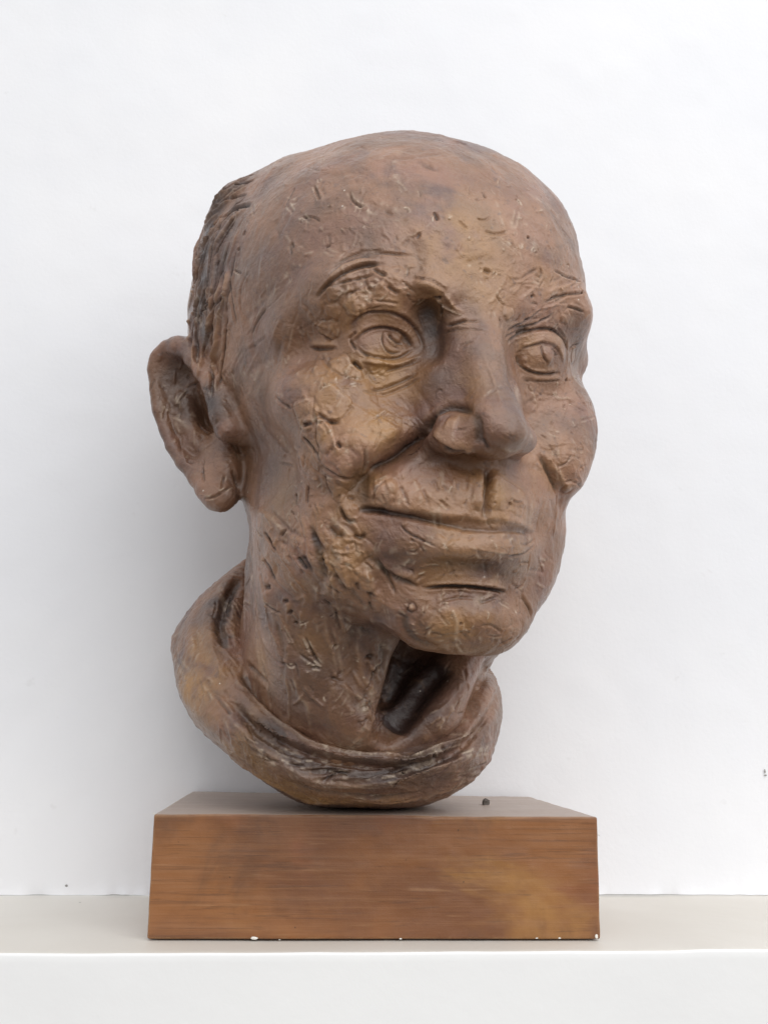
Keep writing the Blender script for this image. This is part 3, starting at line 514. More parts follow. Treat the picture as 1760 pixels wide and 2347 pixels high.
 (O, 'cut', 10, 2.5, dict(grime=1.6, taper=.1), [(1010, 1520), (965, 1580), (925, 1630), (890, 1672)]), (O, 'cut', 6, 1, dict(grime=1, taper=.1), [(940, 1510), (920, 1560), (900, 1610)]),  # throat hollow: its shade is put into the colour
 # hair
 (HE, 'cut', 1.4, 2.4, dict(grime=.8), [(340, 990), (400, 890), (450, 800), (560, 640), (650, 560), (760, 510), (860, 500)]), (HE, 'cut', .8, 1.5, dict(grime=.6), [(400, 1170), (470, 1020), (540, 900), (600, 800), (670, 700)]), (HE, 'cut', 1.1, 1.8, dict(grime=.6), [(380, 430), (470, 340), (560, 300), (700, 265), (900, 180)]),
 (HE, 'cut', .9, 1.5, dict(grime=.5), [(460, 500), (560, 450), (650, 400), (820, 370)]), (HE, 'cut', .8, 1.3, dict(grime=.4), [(560, 200), (720, 170), (900, 110)]), (HE, 'rid', 1.4, 1.2, [(470, 400), (600, 340), (700, 310)]), (HE, 'rid', 1.6, 1.3, [(400, 1080), (500, 850), (620, 680), (800, 560)]),
 (HE, 'cut', 1.0, 1.8, dict(grime=.8), [(230, 1760), (270, 1600), (320, 1500)]), (HE, 'cut', .8, 1.4, dict(grime=.6), [(400, 1800), (480, 1680), (570, 1580)]), (HE, 'cut', .8, 1.4, dict(grime=.5), [(180, 1560), (230, 1380), (280, 1230)]), (HE, 'cut', .9, 1.4, dict(grime=.6), [(420, 1280), (460, 1200)]), (HE, 'cut', .9, 1.6, dict(grime=.9), [(690, 1080), (715, 1050)]), (HE, 'cut', .9, 1.4, dict(grime=.8), [(765, 880), (790, 820)]),
 (HE, 'cut', .7, .9, dict(wear=.4), [(640, 1320), (700, 1360), (750, 1370)]), (HE, 'cut', 1, 1.2, dict(grime=.4), [(310, 1900), (330, 2060)]), (HE, 'cut', 1.2, 1.2, dict(grime=.3), [(860, 2130), (950, 1950), (1060, 1800)]), (HE, 'cut', 1, 1.2, dict(grime=.3), [(1370, 970), (1400, 1050)]), (HE, 'cut', .9, 1.1, dict(grime=.3), [(1280, 540), (1350, 400), (1420, 270)]),
 # forehead
 (O, 'cut', .8, 1.2, dict(wear=.5), [(800, 440), (806, 462), (830, 475), (842, 478)]), (O, 'cut', .8, 1.2, dict(wear=.5), [(720, 425), (730, 450), (735, 462)]), (O, 'cut', .9, 1.5, dict(grime=.6), [(995, 485), (1003, 506)]), (O, 'cut', .9, 1.2, dict(grime=.5), [(955, 548), (963, 534)]), (O, 'cut', .9, 1, dict(grime=.4), [(664, 560), (668, 585)]), (O, 'cut', .8, 1, dict(grime=.4), [(745, 568), (758, 562)]),
 (O, 'cut', .7, 1, dict(grime=.4), [(1105, 440), (1112, 455)]), (O, 'cut', .7, .8, [(1050, 505), (1070, 525)]), (O, 'cut', .6, .8, dict(wear=.4), [(960, 436), (970, 442), (964, 452)]), (O, 'cut', .8, 1.2, dict(grime=.5), [(1208, 543), (1214, 546)]), (O, 'cut', .8, .9, [(1110, 530), (1140, 540), (1165, 530)]), (O, 'cut', 1.2, 1.2, [(1040, 322), (1060, 332), (1068, 330)]), (O, 'cut', .6, .8, [(1090, 500), (1110, 510), (1125, 495)]),
 (O, 'cut', .7, .8, [(735, 335), (750, 333)]), (O, 'cut', 2, .8, [(950, 370), (990, 385), (1010, 395)]), (O, 'cut', .7, .9, [(690, 500), (720, 495), (735, 510)]),
 # ear
 (EAR, 'cut', .9, 1.0, [(420, 640), (450, 600), (520, 580)]), (EAR, 'cut', .9, 1.2, dict(wear=.4), [(350, 790), (370, 730), (440, 640)]), (EAR, 'cut', .8, 1.2, dict(wear=.7), [(560, 1470), (640, 1465), (690, 1440), (720, 1400), (770, 1375)]), (EAR, 'cut', .8, 1, dict(wear=.4), [(710, 1290), (690, 1400)]), (EAR, 'cut', 1, 1.1, [(560, 1160), (540, 1260), (560, 1350)]), (EAR, 'cut', .8, 1.2, dict(grime=.4, wear=.4), [(600, 470), (640, 450)]), (EAR, 'cut', .8, 1, [(600, 490), (610, 540), (640, 560)]), (EAR, 'cut', 1, 1.2, dict(grime=.3), [(520, 900), (560, 950), (620, 1000)]), (EAR, 'cut', 1, 1, [(430, 1180), (480, 1200)]), (EAR, 'cut', 1.4, 1.4, [(770, 1250), (800, 1340), (820, 1400)]),
]
FINE = [r for r in FINE if r[1] != 'pad']
PADS = [(EA, 440, 500, 3.4, 5.2, 10, 1.5), (EA, 530, 420, 5.2, 6.2, 0, 1.0), (EA, 720, 350, 3.6, 3.8, 0, 1.1), (EA, 270, 380, 4, 3.6, 20, 1.0), (EA, 260, 560, 4, 4, 0, .7), (EA, 230, 720, 6, 5, 0, .9), (EA, 330, 1070, 6, 5, -30, 1.2), (EA, 450, 1140, 5, 3.4, -25, 1.1),
 (EA, 245, 1440, 9, 9.5, 0, 1.5), (EA, 650, 1060, 5, 4, -20, .9), (EA, 540, 520, 1.6, 2.4, 0, .9), (EA, 860, 190, 6, 4.5, 0, .8), (EA, 700, 1180, 5, 3.5, 0, .6), (CC, 660, 150, 1, 1, 0, .1), (CC, 590, 420, 4.5, 9, 12, .9), (CC, 830, 600, 9, 11, 10, 1.0), (CC, 420, 200, 7, 8, 10, .8), (CC, 730, 900, 7, 6, 0, .9), (CC, 820, 1130, 5, 7, 15, .9),
 (CC, 860, 1500, 10, 7, 0, 1.0), (CC, 330, 1420, 6, 8, 10, .8), (CC, 1170, 900, 6, 7, 0, 1.0), (CC, 1200, 320, 9, 7, 30, .6), (CC, 300, 1200, 5, 7, 0, .8), (CD, 960, 500, 5, 8, 25, .8), (CD, 960, 350, 1.4, 1.6, 0, 1.0), (CD, 1590, 800, 1.5, 1.6, 0, 1.5), (EB, 1010, 1060, 4.6, 4.6, 0, .8), (EB, 1060, 1040, 1.2, 1.2, 0, .7), (EB, 740, 1130, 2, 1.4, 0, .6), (EB, 1180, 680, 4, 3.5, 0, .8),
 (EB, 1260, 1080, 3, 6, 10, .9), (EB, 560, 640, 4, 3, 20, .9), (MO, 340, 320, 5.5, 7, -20, .9), (MO, 120, 560, 6, 6, 0, .9), (MO, 100, 690, 8, 6, 0, .8), (MO, 490, 1005, 1.4, 1.4, 0, 1.2), (MO, 700, 1090, 9, 7, 0, .6), (MO, 1080, 1160, 7, 5, 20, .6), (MO, 1420, 290, 5, 3.5, 20, 1.0), (MO, 1110, 400, 7, 6, 0, .5)]
def inside(pt, poly):
    x, y = pt; c = False
    for (a, b), (d, e) in zip(poly, poly[1:]+poly[:1]):
        if (b > y) != (e > y) and x < (d-a)*(y-b)/(e-b)+a: c = not c
    return c
def scatter(s, poly, n, ang, spread, length, w, a, kinds=('cut', 'rid'), wear=.3, grime=.3, curve=.3):
    xs = [p[0] for p in poly]; ys = [p[1] for p in poly]; k = 0
    while k < n:
        x, y = RNG.uniform(min(xs), max(xs)), RNG.uniform(min(ys), max(ys))
        if not inside((x, y), poly): continue
        k += 1; th = math.radians(ang+RNG.normal()*spread) if not callable(ang) else math.radians(ang(x, y)+RNG.normal()*spread); L = RNG.uniform(*length); c = RNG.normal()*curve
        pts = [(x, y)]
        for i in range(5): pts.append((pts[-1][0]+math.cos(th)*L/5, pts[-1][1]+math.sin(th)*L/5)); th += c/5*2
        P = s.px(pts)
        if P is None: continue
        kd = kinds[RNG.integers(len(kinds))]; ww = RNG.uniform(*w); aa = RNG.uniform(*a)
        s.mark(kd, P[0], P[1], ww, aa*(1 if kd != 'lip' else .8), W=3, wear=wear if RNG.random() < .35 else 0, grime=grime*RNG.random())
def scatter3(s, n, length, w, a, kinds, vert=.6, wear=.3, zlim=None):
    """marks of the spatula all over, unseen sides included"""
    for i in RNG.integers(0, s.nc, n):
        p, nn = s.V[i], s.N[i]
        d = RNG.normal(size=3)+np.array([0, 0, -vert*3]); pts, ns = [p], [nn]; L = RNG.uniform(*length)/1000
        for k in range(4):
            d = d-(d@ns[-1])*ns[-1]; d /= np.linalg.norm(d)+1e-9; q = pts[-1]+d*L/4
            h, hn, fi, _ = s.bvh.find_nearest(Vector(q)); hn = s.Nc[s.Fc[fi]].mean(0); pts.append(np.array(h)); ns.append(hn/np.linalg.norm(hn)); d = d+RNG.normal(size=3)*.25
        s.mark(kinds[RNG.integers(len(kinds))], np.array(pts), np.array(ns), RNG.uniform(*w), RNG.uniform(*a), W=3, wear=wear if RNG.random() < .3 else 0, grime=.25*RNG.random())

# ---------------------------------------------------------------- materials
def mat(name, col, rough=.5):
    m = bpy.data.materials.new(name); m.use_nodes = True
    b = m.node_tree.nodes['Principled BSDF']; b.inputs['Base Color'].default_value = (*col, 1); b.inputs['Roughness'].default_value = rough
    return m
def mk(name, V, Fq, m, parent=None, attrs={}):
    o = bpy.data.objects.new(name, make_mesh(name, V, Fq)); C.objects.link(o); o.data.materials.append(m); o.parent = parent
    for k, v in attrs.items():
        at = o.data.attributes.new(k, 'FLOAT', 'POINT'); at.data.foreach_set('value', np.asarray(v, np.float32))
    return o
class NT:
    def __init__(s, m): s.t = m.node_tree; s.b = s.t.nodes['Principled BSDF']; s.co = s.n('ShaderNodeTexCoord').outputs['Object']
    def n(s, k, **kw):
        o = s.t.nodes.new(k)
        for a, b in kw.items(): setattr(o, a, b)
        return o
    def put(s, sock, v):
        if hasattr(v, 'is_output'): s.t.links.new(v, sock)
        else: sock.default_value = v
    def noise(s, scale, detail=4, rough=.55, stretch=None, off=0, dist=0):
        v = s.co
        m = s.n('ShaderNodeMapping'); s.put(m.inputs[0], v); m.inputs['Location'].default_value = (off, off*.7, off*1.3)
        if stretch: m.inputs['Scale'].default_value = stretch
        t = s.n('ShaderNodeTexNoise'); s.put(t.inputs['Vector'], m.outputs[0]); t.inputs['Scale'].default_value = scale; t.inputs['Detail'].default_value = detail; t.inputs['Roughness'].default_value = rough; t.inputs['Distortion'].default_value = dist
        return t.outputs['Fac']
    def ramp(s, v, a, b, lo=0., hi=1.):
        r = s.n('ShaderNodeMapRange'); s.put(r.inputs[0], v)
        for i, x in enumerate((a, b, lo, hi)): r.inputs[i+1].default_value = x
        r.interpolation_type = 'SMOOTHSTEP'; return r.outputs[0]
    def mix(s, f, a, b, mode='MIX'):
        m = s.n('ShaderNodeMix', data_type='RGBA', blend_type=mode); s.put(m.inputs[0], f)
        s.put(m.inputs[6], (*a, 1) if isinstance(a, tuple) else a); s.put(m.inputs[7], (*b, 1) if isinstance(b, tuple) else b); return m.outputs[2]
    def math(s, op, a, b=0.):
        m = s.n('ShaderNodeMath', operation=op); s.put(m.inputs[0], a); s.put(m.inputs[1], b); return m.outputs[0]
    def attr(s, name): a = s.n('ShaderNodeAttribute'); a.attribute_name = name; return a.outputs['Fac']
    def bump(s, h, dist, strength=1, nrm=None):
        b = s.n('ShaderNodeBump'); s.put(b.inputs['Height'], h); b.inputs['Distance'].default_value = dist; b.inputs['Strength'].default_value = strength
        if nrm: s.put(b.inputs['Normal'], nrm)
        return b.outputs[0]
clay = mat('patinated_clay', (.2, .12, .08), .5); t = NT(clay)
c = t.mix(t.ramp(t.noise(9, 5, .6), .38, .62), (.140, .064, .041), (.295, .150, .099))
c = t.mix(t.ramp(t.noise(22, 4, .6, off=3, dist=.6), .46, .64, 0, .75), c, (.095, .053, .046))
c = t.mix(t.ramp(t.noise(7, 4, .6, off=31), .5, .68, 0, .35), c, (.105, .060, .050))
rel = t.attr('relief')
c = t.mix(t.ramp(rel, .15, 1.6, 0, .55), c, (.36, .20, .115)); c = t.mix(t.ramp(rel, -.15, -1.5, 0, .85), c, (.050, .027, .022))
och = t.math('MULTIPLY', t.math('ADD', t.attr('ochre'), .20), t.ramp(t.noise(30, 4, .6, off=8), .30, .60, 0, 1.3))
c = t.mix(och, c, (.33, .172, .062))
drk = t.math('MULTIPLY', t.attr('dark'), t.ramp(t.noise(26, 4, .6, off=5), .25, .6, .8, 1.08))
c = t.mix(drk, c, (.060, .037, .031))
c = t.mix(t.math('MULTIPLY', t.attr('grime'), .75), c, (.035, .020, .018))  # patina in the grooves, and shade painted into the throat hollow
c = t.mix(t.ramp(t.noise(140, 3, .6, off=2), .58, .72, 0, .35), c, (.27, .165, .105))
c = t.mix(t.ramp(t.noise(170, 2, .6, off=12), .64, .74, 0, .45), c, (.10, .06, .05))
c = t.mix(t.math('MULTIPLY', t.attr('wear'), t.ramp(t.noise(160, 2, .5, off=6), .45, .6, 0, .75)), c, (.62, .50, .38))  # worn ridges, coloured lighter to carry painted glints too
vor = t.n('ShaderNodeTexVoronoi'); t.put(vor.inputs['Vector'], t.co); vor.inputs['Scale'].default_value = 75
c = t.mix(t.math('MULTIPLY', t.ramp(vor.outputs['Distance'], .03, .045, 1, 0), t.ramp(t.noise(30, 1, off=9), .54, .62)), c, (.62, .56, .48))
t.put(t.b.inputs['Base Color'], c)
t.put(t.b.inputs['Roughness'], t.ramp(t.noise(60, 3, off=4), .3, .7, .27, .46))
t.b.inputs['Specular IOR Level'].default_value = .5; t.b.inputs['Coat Weight'].default_value = .35; t.b.inputs['Coat Roughness'].default_value = .32
def scratch(k, rot, st):
    m = t.n('ShaderNodeMapping'); t.put(m.inputs[0], t.co); m.inputs['Rotation'].default_value = rot; m.inputs['Scale'].default_value = st
    z = t.n('ShaderNodeTexNoise'); t.put(z.inputs['Vector'], m.outputs[0]); z.inputs['Scale'].default_value = k; z.inputs['Detail'].default_value = 2
    return t.math('MULTIPLY', t.ramp(t.math('ABSOLUTE', t.math('SUBTRACT', z.outputs['Fac'], .5)), .003, .016, 1, 0), t.ramp(t.noise(34, 2, off=k), .56, .68))
sc = t.math('MAXIMUM', scratch(55, (.3, .5, .2), (1, 1, .22)), t.math('MAXIMUM', scratch(60, (.9, -.6, .5), (.25, 1, 1)), scratch(50, (0, .2, 1.1), (1, .2, 1))))
c = t.mix(t.math('MULTIPLY', sc, .08), c, (.07, .04, .032)); t.put(t.b.inputs['Base Color'], c)
grit = t.bump(t.math('MULTIPLY', sc, -1), .0004, .35, t.bump(t.noise(520, 5, .7), .0009, .7))
t.put(t.b.inputs['Normal'], t.bump(t.noise(150, 4, .6, off=1, dist=.8), .0020, .5, grit))

wood = mat('stained_wood', (.22, .09, .035), .4); t = NT(wood)
c = t.mix(t.ramp(t.noise(11, 5, .55, (.8, 1, 1.1), 1, .4), .32, .68), (.150, .056, .021), (.265, .105, .032))
c = t.mix(t.ramp(t.noise(15, 4, .55, (.9, 1, 1.1), 61, .5), .5, .7, 0, .7), c, (.235, .080, .032))
c = t.mix(t.ramp(t.noise(13, 5, .55, (.7, 1, 1.5), 6, .4), .5, .7, 0, .8), c, (.36, .175, .048))
c = t.mix(t.ramp(t.noise(14, 5, .6, (.9, 1, 1.1), 9, .6), .5, .72, 0, .65), c, (.085, .038, .020))
g = t.noise(60, 9, .8, (.12, 1, 5), 2, .25); g2 = t.noise(110, 6, .75, (.10, 1, 5), 4, .3)
g = t.math('MULTIPLY', g, 1.0); c = t.mix(t.ramp(g, .45, .7, 0, .35), c, (.33, .165, .075)); c = t.mix(t.ramp(t.math('MULTIPLY', g2, t.ramp(t.noise(11, 2, off=14), .35, .65, .8, 1.1)), .52, .70, 0, .45), c, (.085, .036, .018))
c = t.mix(t.ramp(t.noise(240, 2, .5, off=3), .76, .80, 0, .8), c, (.04, .02, .012))
c = t.mix(t.ramp(t.noise(300, 3, .6, (.09, 1, 1.2), 17), .58, .72, 0, .35), c, (.06, .027, .014)); c = t.mix(t.ramp(t.noise(260, 3, .6, (.06, 1, 1.2), 23), .62, .74, 0, .3), c, (.42, .24, .12))
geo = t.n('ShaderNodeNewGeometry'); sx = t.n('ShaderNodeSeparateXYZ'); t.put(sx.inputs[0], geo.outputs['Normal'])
c = t.mix(t.ramp(sx.outputs[2], .6, .98, 0, .93), c, (.44, .36, .31))              # dust on the top board, with the wall's grey reflection painted in
bv = t.n('ShaderNodeBevel', samples=6); bv.inputs['Radius'].default_value = .0022; dt = t.n('ShaderNodeVectorMath', operation='DOT_PRODUCT'); t.put(dt.inputs[0], bv.outputs[0]); t.put(dt.inputs[1], geo.outputs['Normal'])
c = t.mix(t.math('MULTIPLY', t.ramp(dt.outputs['Value'], .93, .995, 1, 0), t.ramp(t.noise(70, 4, .65, off=40), .42, .6, .1, .8)), c, (.36, .21, .10))
t.put(t.b.inputs['Base Color'], c); t.put(t.b.inputs['Roughness'], t.ramp(g, .3, .7, .38, .56))
t.put(t.b.inputs['Normal'], t.bump(t.math('ADD', g, g2), .0004, .35, t.bump(t.noise(70, 4, .6, off=21), .0008, .5)))

def paint_mat(name, c0, c1, sc, rough, bump):
    m = mat(name, c0, rough); t = NT(m)
    c = t.mix(t.ramp(t.noise(3.2, 4, .6), .35, .65), c0, c1)
    c = t.mix(t.ramp(t.noise(60, 3, .6, off=4), .70, .78, 0, .10), c, (.4, .38, .36))
    t.put(t.b.inputs['Base Color'], c)
    t.put(t.b.inputs['Normal'], t.bump(t.noise(sc, 4, .6), .0010, bump, t.bump(t.noise(16, 3, .5, off=2), .006, bump*.6)))
    return m
white = paint_mat('white_wall_paint', (.765, .775, .805), (.80, .805, .825), 260, .75, .16)
shelfm = paint_mat('cream_shelf_paint', (.66, .625, .565), (.72, .69, .635), 120, .5, .2)
frontm = paint_mat('white_shelf_paint', (.80, .80, .80), (.82, .82, .815), 120, .6, .15)
chipm = mat('bare_plaster', (.75, .73, .68), .8); stone = mat('dark_crumb', (.09, .075, .065), .8); markm = mat('wall_stain', (.28, .27, .26), .9); crack = mat('dirty_joint', (.36, .35, .33), .9)

# ---------------------------------------------------------------- the bust
V, Fq = head_form(); V = relax(V, Fq, 2); V = warp_head(V)
Ve, Fe = ear_form(); Vf, Ff = far_ear_form(); Vf = pose(Vf); print('far ear', project(Vf)[0].max(0), project(Vf)[0].min(0))
Fq = np.r_[Fq, Fe+len(V), Ff+len(V)+len(Ve)]; V = np.r_[V, Ve, Vf]
Vc, Fc, V, Fq = remesh(V, Fq, .00145, 1)
print('remesh', len(V), time.time()-T0)
S = Surf(V, Fq, Vc, Fc)
from mathutils.kdtree import KDTree
kd = KDTree(len(Ve))
for i, p in enumerate(Ve): kd.insert(p, i)
kd.balance()
q, z = project(V); near_ear = (q[:, 0] < 535) & (q[:, 1] > 775) & (q[:, 1] < 1170) & (z < z.mean()+.05)
ear_v = np.zeros(len(V), bool)
for i in np.where(near_ear)[0]: ear_v[i] = kd.find(V[i])[2] < .0017
e2 = np.zeros(len(V)); e2[ear_v] = 1; e2 = relax(np.c_[e2, e2, e2], Fq, 10)[:, 0]; ear_v = e2 > .5
# soften the join between ear and head
jn = np.exp(-((e2-.5)/.3)**2)*(q[:, 0] > 470)
V = relax(V, Fq, 8, jn); S.V = V; S.refresh()
S.run(BROAD); S.refresh()
print('broad', time.time()-T0)
S.V += S.N*(fbm(S.V, 45, 2, 3)*.0009)[:, None]; BASE = S.V.copy(); BN = S.N.copy()
S.run([r for r in FINE if r[1] in ('rid', 'lip') and r[2] > 1.5]); 
for (ox, oy, sc), x, y, rx, ry, ang, a in PADS: S.pad(ox+x*sc, oy+y*sc, rx, ry, ang, a, wear=.35)
S.refresh(); print('pads', time.time()-T0)
S.run([r for r in FINE if not (r[1] in ('rid', 'lip') and r[2] > 1.5)])
print('fine', time.time()-T0)
CHEEK = [(650, 700), (720, 660), (760, 720), (780, 850), (800, 900), (800, 1000), (830, 1060), (800, 1150), (840, 1290), (870, 1400), (800, 1450), (680, 1400), (600, 1250), (650, 1100), (640, 900)]
for i in range(34):
    while True:
        x, y = RNG.uniform(600, 980), RNG.uniform(640, 1450)
        if inside((x, y), CHEEK): break
    S.pad(x, y, RNG.uniform(2.5, 7), RNG.uniform(3, 8), RNG.uniform(-30, 30), RNG.uniform(.2, .55), e=RNG.uniform(.4, .8), wear=.3)
scatter(S, CHEEK, 60, 75, 35, (12, 50), (.5, 1.2), (.3, .9))
scatter(S, [(570, 1130), (800, 1150), (880, 1420), (860, 1660), (700, 1620), (560, 1500), (520, 1400)], 85, 68, 12, (40, 160), (.9, 2.6), (.3, 1.0), wear=.2, grime=.2); scatter(S, [(570, 1130), (800, 1150), (880, 1420), (860, 1660), (700, 1620), (560, 1500), (520, 1400)], 60, 66, 25, (8, 60), (.45, 1.0), (.4, 1.2))
scatter(S, [(440, 430), (560, 395), (590, 420), (560, 500), (530, 640), (520, 770), (435, 770), (440, 620)], 70, lambda x, y: 180-max(22, min(80, (y-380)*.33+22)), 5, (80, 210), (.7, 1.3), (.9, 2.1), wear=.15, grime=.5, curve=.12)
scatter(S, [(540, 560), (720, 620), (660, 820), (560, 900), (520, 780)], 40, 118, 10, (30, 110), (.5, 1.8), (.15, .5), wear=.2, grime=.2)
scatter(S, [(640, 420), (900, 380), (1200, 420), (1310, 560), (1100, 660), (960, 590), (760, 570), (660, 620)], 85, 20, 70, (6, 26), (.5, 1), (.2, .7), kinds=('cut', 'rid', 'lip'), wear=.6, grime=.3)
scatter(S, [(1160, 640), (1340, 640), (1340, 780), (1180, 760)], 34, -25, 25, (14, 50), (.5, .9), (.3, .8), wear=.5)
scatter(S, [(760, 640), (960, 600), (960, 680), (800, 720)], 26, -10, 35, (10, 36), (.5, 1), (.4, .9), wear=.4)
scatter(S, [(1190, 880), (1350, 900), (1360, 1060), (1320, 1110), (1230, 1020)], 46, 45, 30, (14, 50), (.5, .9), (.25, .6), wear=.4)
scatter(S, [(860, 1080), (1090, 1080), (1090, 1180), (860, 1160)], 36, 80, 25, (14, 50), (.5, 1.0), (.25, .6), wear=.3)
scatter(S, [(860, 1200), (1220, 1240), (1250, 1330), (1180, 1470), (930, 1480), (870, 1330)], 90, 10, 50, (8, 44), (.5, 1.0), (.25, .6), wear=.5)
scatter(S, [(850, 1520), (900, 1520), (880, 1680), (820, 1690)], 30, 110, 20, (10, 40), (.5, 1.2), (.5, 1.1), wear=.4)
scatter(S, [(960, 1640), (1110, 1530), (1115, 1600), (1000, 1680)], 24, -50, 20, (10, 40), (.5, 1.2), (.4, .9), wear=.4)
scatter(S, [(350, 800), (520, 800), (530, 1130), (440, 1090), (350, 900)], 50, 75, 35, (10, 40), (.6, 1.2), (.3, .8), wear=.3, grime=.4)
for poly, n in (([(740, 640), (960, 610), (1060, 650), (1060, 720), (960, 700), (760, 720)], 34), ([(720, 800), (850, 840), (900, 860), (860, 900), (740, 900)], 20), ([(1060, 520), (1300, 560), (1330, 680), (1160, 740), (1080, 680)], 34), ([(1180, 860), (1340, 860), (1350, 1080), (1240, 1050)], 26),
    ([(660, 900), (800, 900), (820, 1100), (800, 1400), (680, 1380)], 46), ([(860, 1230), (1230, 1250), (1190, 1470), (960, 1480)], 44), ([(580, 1400), (840, 1400), (850, 1650), (700, 1640)], 40), ([(700, 420), (1250, 420), (1280, 560), (800, 560)], 34), ([(880, 1080), (1240, 1080), (1260, 1180), (880, 1160)], 22)):
    scatter(S, poly, n, 20, 80, (5, 22), (.4, .62), (.35, .85), kinds=('rid', 'cut', 'rid'), wear=1.0, grime=.5, curve=.7)
scatter3(S, 330, (12, 60), (1.2, 3.2), (.15, .5), ('cut', 'rid', 'lip')); scatter3(S, 1000, (3, 26), (.4, .8), (.08, .3), ('cut', 'cut', 'rid'))
print('scatter', time.time()-T0)
S.N = normals(S.V, S.F)
S.V += S.N*(fbm(S.V, 260, 3, 9)*.00022)[:, None]; REL = ((S.V-BASE)*BN).sum(1)*1000
bust = bpy.data.objects.new('bust', None); C.objects.link(bust)
S.N = normals(S.V, S.F); fe = ear_v[S.F].all(1)
def sub_mesh(fm):
    f = S.F[fm]; u, inv = np.unique(f, return_inverse=True)
    return u, inv.reshape(-1, 4)
PAINT = {'ochre': [(840, 720, 16, .5), (780, 900, 20, .5), (830, 860, 14, .5), (880, 980, 22, .5), (740, 1010, 12, .5), (830, 1110, 14, .5), (1060, 560, 26, .55), (1110, 640, 20, .45), (1000, 700, 12, .4), (1150, 1140, 16, .5), (1250, 1080, 20, .2), (1000, 1280, 20, .35), (1060, 1440, 20, .4), (760, 1260, 20, .6), (700, 1330, 20, .4), (640, 1150, 16, .3), (600, 1500, 14, .4), (700, 1450, 18, .25), (930, 900, 16, .2), (1060, 900, 12, .35), (1260, 640, 14, .3), (1240, 800, 12, .3), (870, 850, 14, .6), (1180, 1260, 14, .4)],
  'dark': [(545, 430, 9, .8), (540, 475, 10, .7), (525, 530, 10, .7), (515, 590, 10, .7), (490, 445, 12, .95), (520, 415, 10, .8), (500, 480, 12, .9), (478, 530, 12, 1), (470, 580, 12, 1), (466, 640, 12, 1), (462, 700, 12, 1), (470, 760, 12, .9), (500, 620, 12, .6), (500, 560, 12, .6), (510, 720, 12, .5), (560, 620, 18, .35), (590, 1000, 20, .6), (620, 1080, 20, .65), (600, 920, 18, .4), (560, 1140, 18, .5), (660, 1160, 16, .4), (590, 800, 16, .3), (430, 930, 14, .6), (480, 930, 14, 1), (478, 900, 9, .8), (390, 860, 12, .5), (450, 1050, 16, .4), (820, 1110, 9, .6), (860, 1060, 7, .3), (940, 1540, 20, 1), (990, 1540, 16, 1), (960, 1590, 18, 1), (925, 1620, 14, 1), (905, 1660, 10, .9), (780, 1400, 22, .35), (700, 1560, 26, .45), (1003, 800, 12, .7), (982, 720, 8, .9), (995, 760, 9, .9), (1010, 860, 9, .5), (985, 1030, 8, .5), (940, 1050, 7, .5), (975, 985, 5, .6), (700, 480, 20, .25), (760, 620, 14, .2), (850, 530, 16, .3), (620, 700, 22, .25), (900, 1260, 14, .3), (1000, 1500, 14, .3)]}  # hair and jaw patina, plus shade painted into orbit, fold, throat and ear hollows
def paint(s, table):
    out = {}
    for k, rows in table.items():
        v = np.zeros(len(s.V))
        for x, y, r, a in rows:
            h = s.hit(x, y)
            if h is None: continue
            v = np.maximum(v, a*np.exp(-((s.V-h[0])**2).sum(1)/(r*r*1e-6)))*1.0
        out[k] = v
    return out
pt = paint(S, PAINT)
for nm, fm in (('head', ~fe), ('ear', fe)):
    u, f = sub_mesh(fm)
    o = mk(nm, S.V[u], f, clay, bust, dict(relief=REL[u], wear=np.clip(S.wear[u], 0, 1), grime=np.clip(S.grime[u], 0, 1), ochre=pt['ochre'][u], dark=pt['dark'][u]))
    o.data.attributes.new('nrm', 'FLOAT_VECTOR', 'POINT').data.foreach_set('vector', S.N[u].astype(np.float32).ravel())
    o.data.normals_split_custom_set_from_vertices([tuple(n) for n in S.N[u]]) if nm == 'ear' else None
Vk, Fk = collar_form(); Vkc, Fkc, Vk, Fk = remesh(Vk, Fk, .0014, 1)
K = Surf(Vk, Fk, Vkc, Fkc)
K.V += K.N*(fbm(K.V, 40, 2, 5)*.0010)[:, None]; KB = K.V.copy(); KN = K.N.copy()
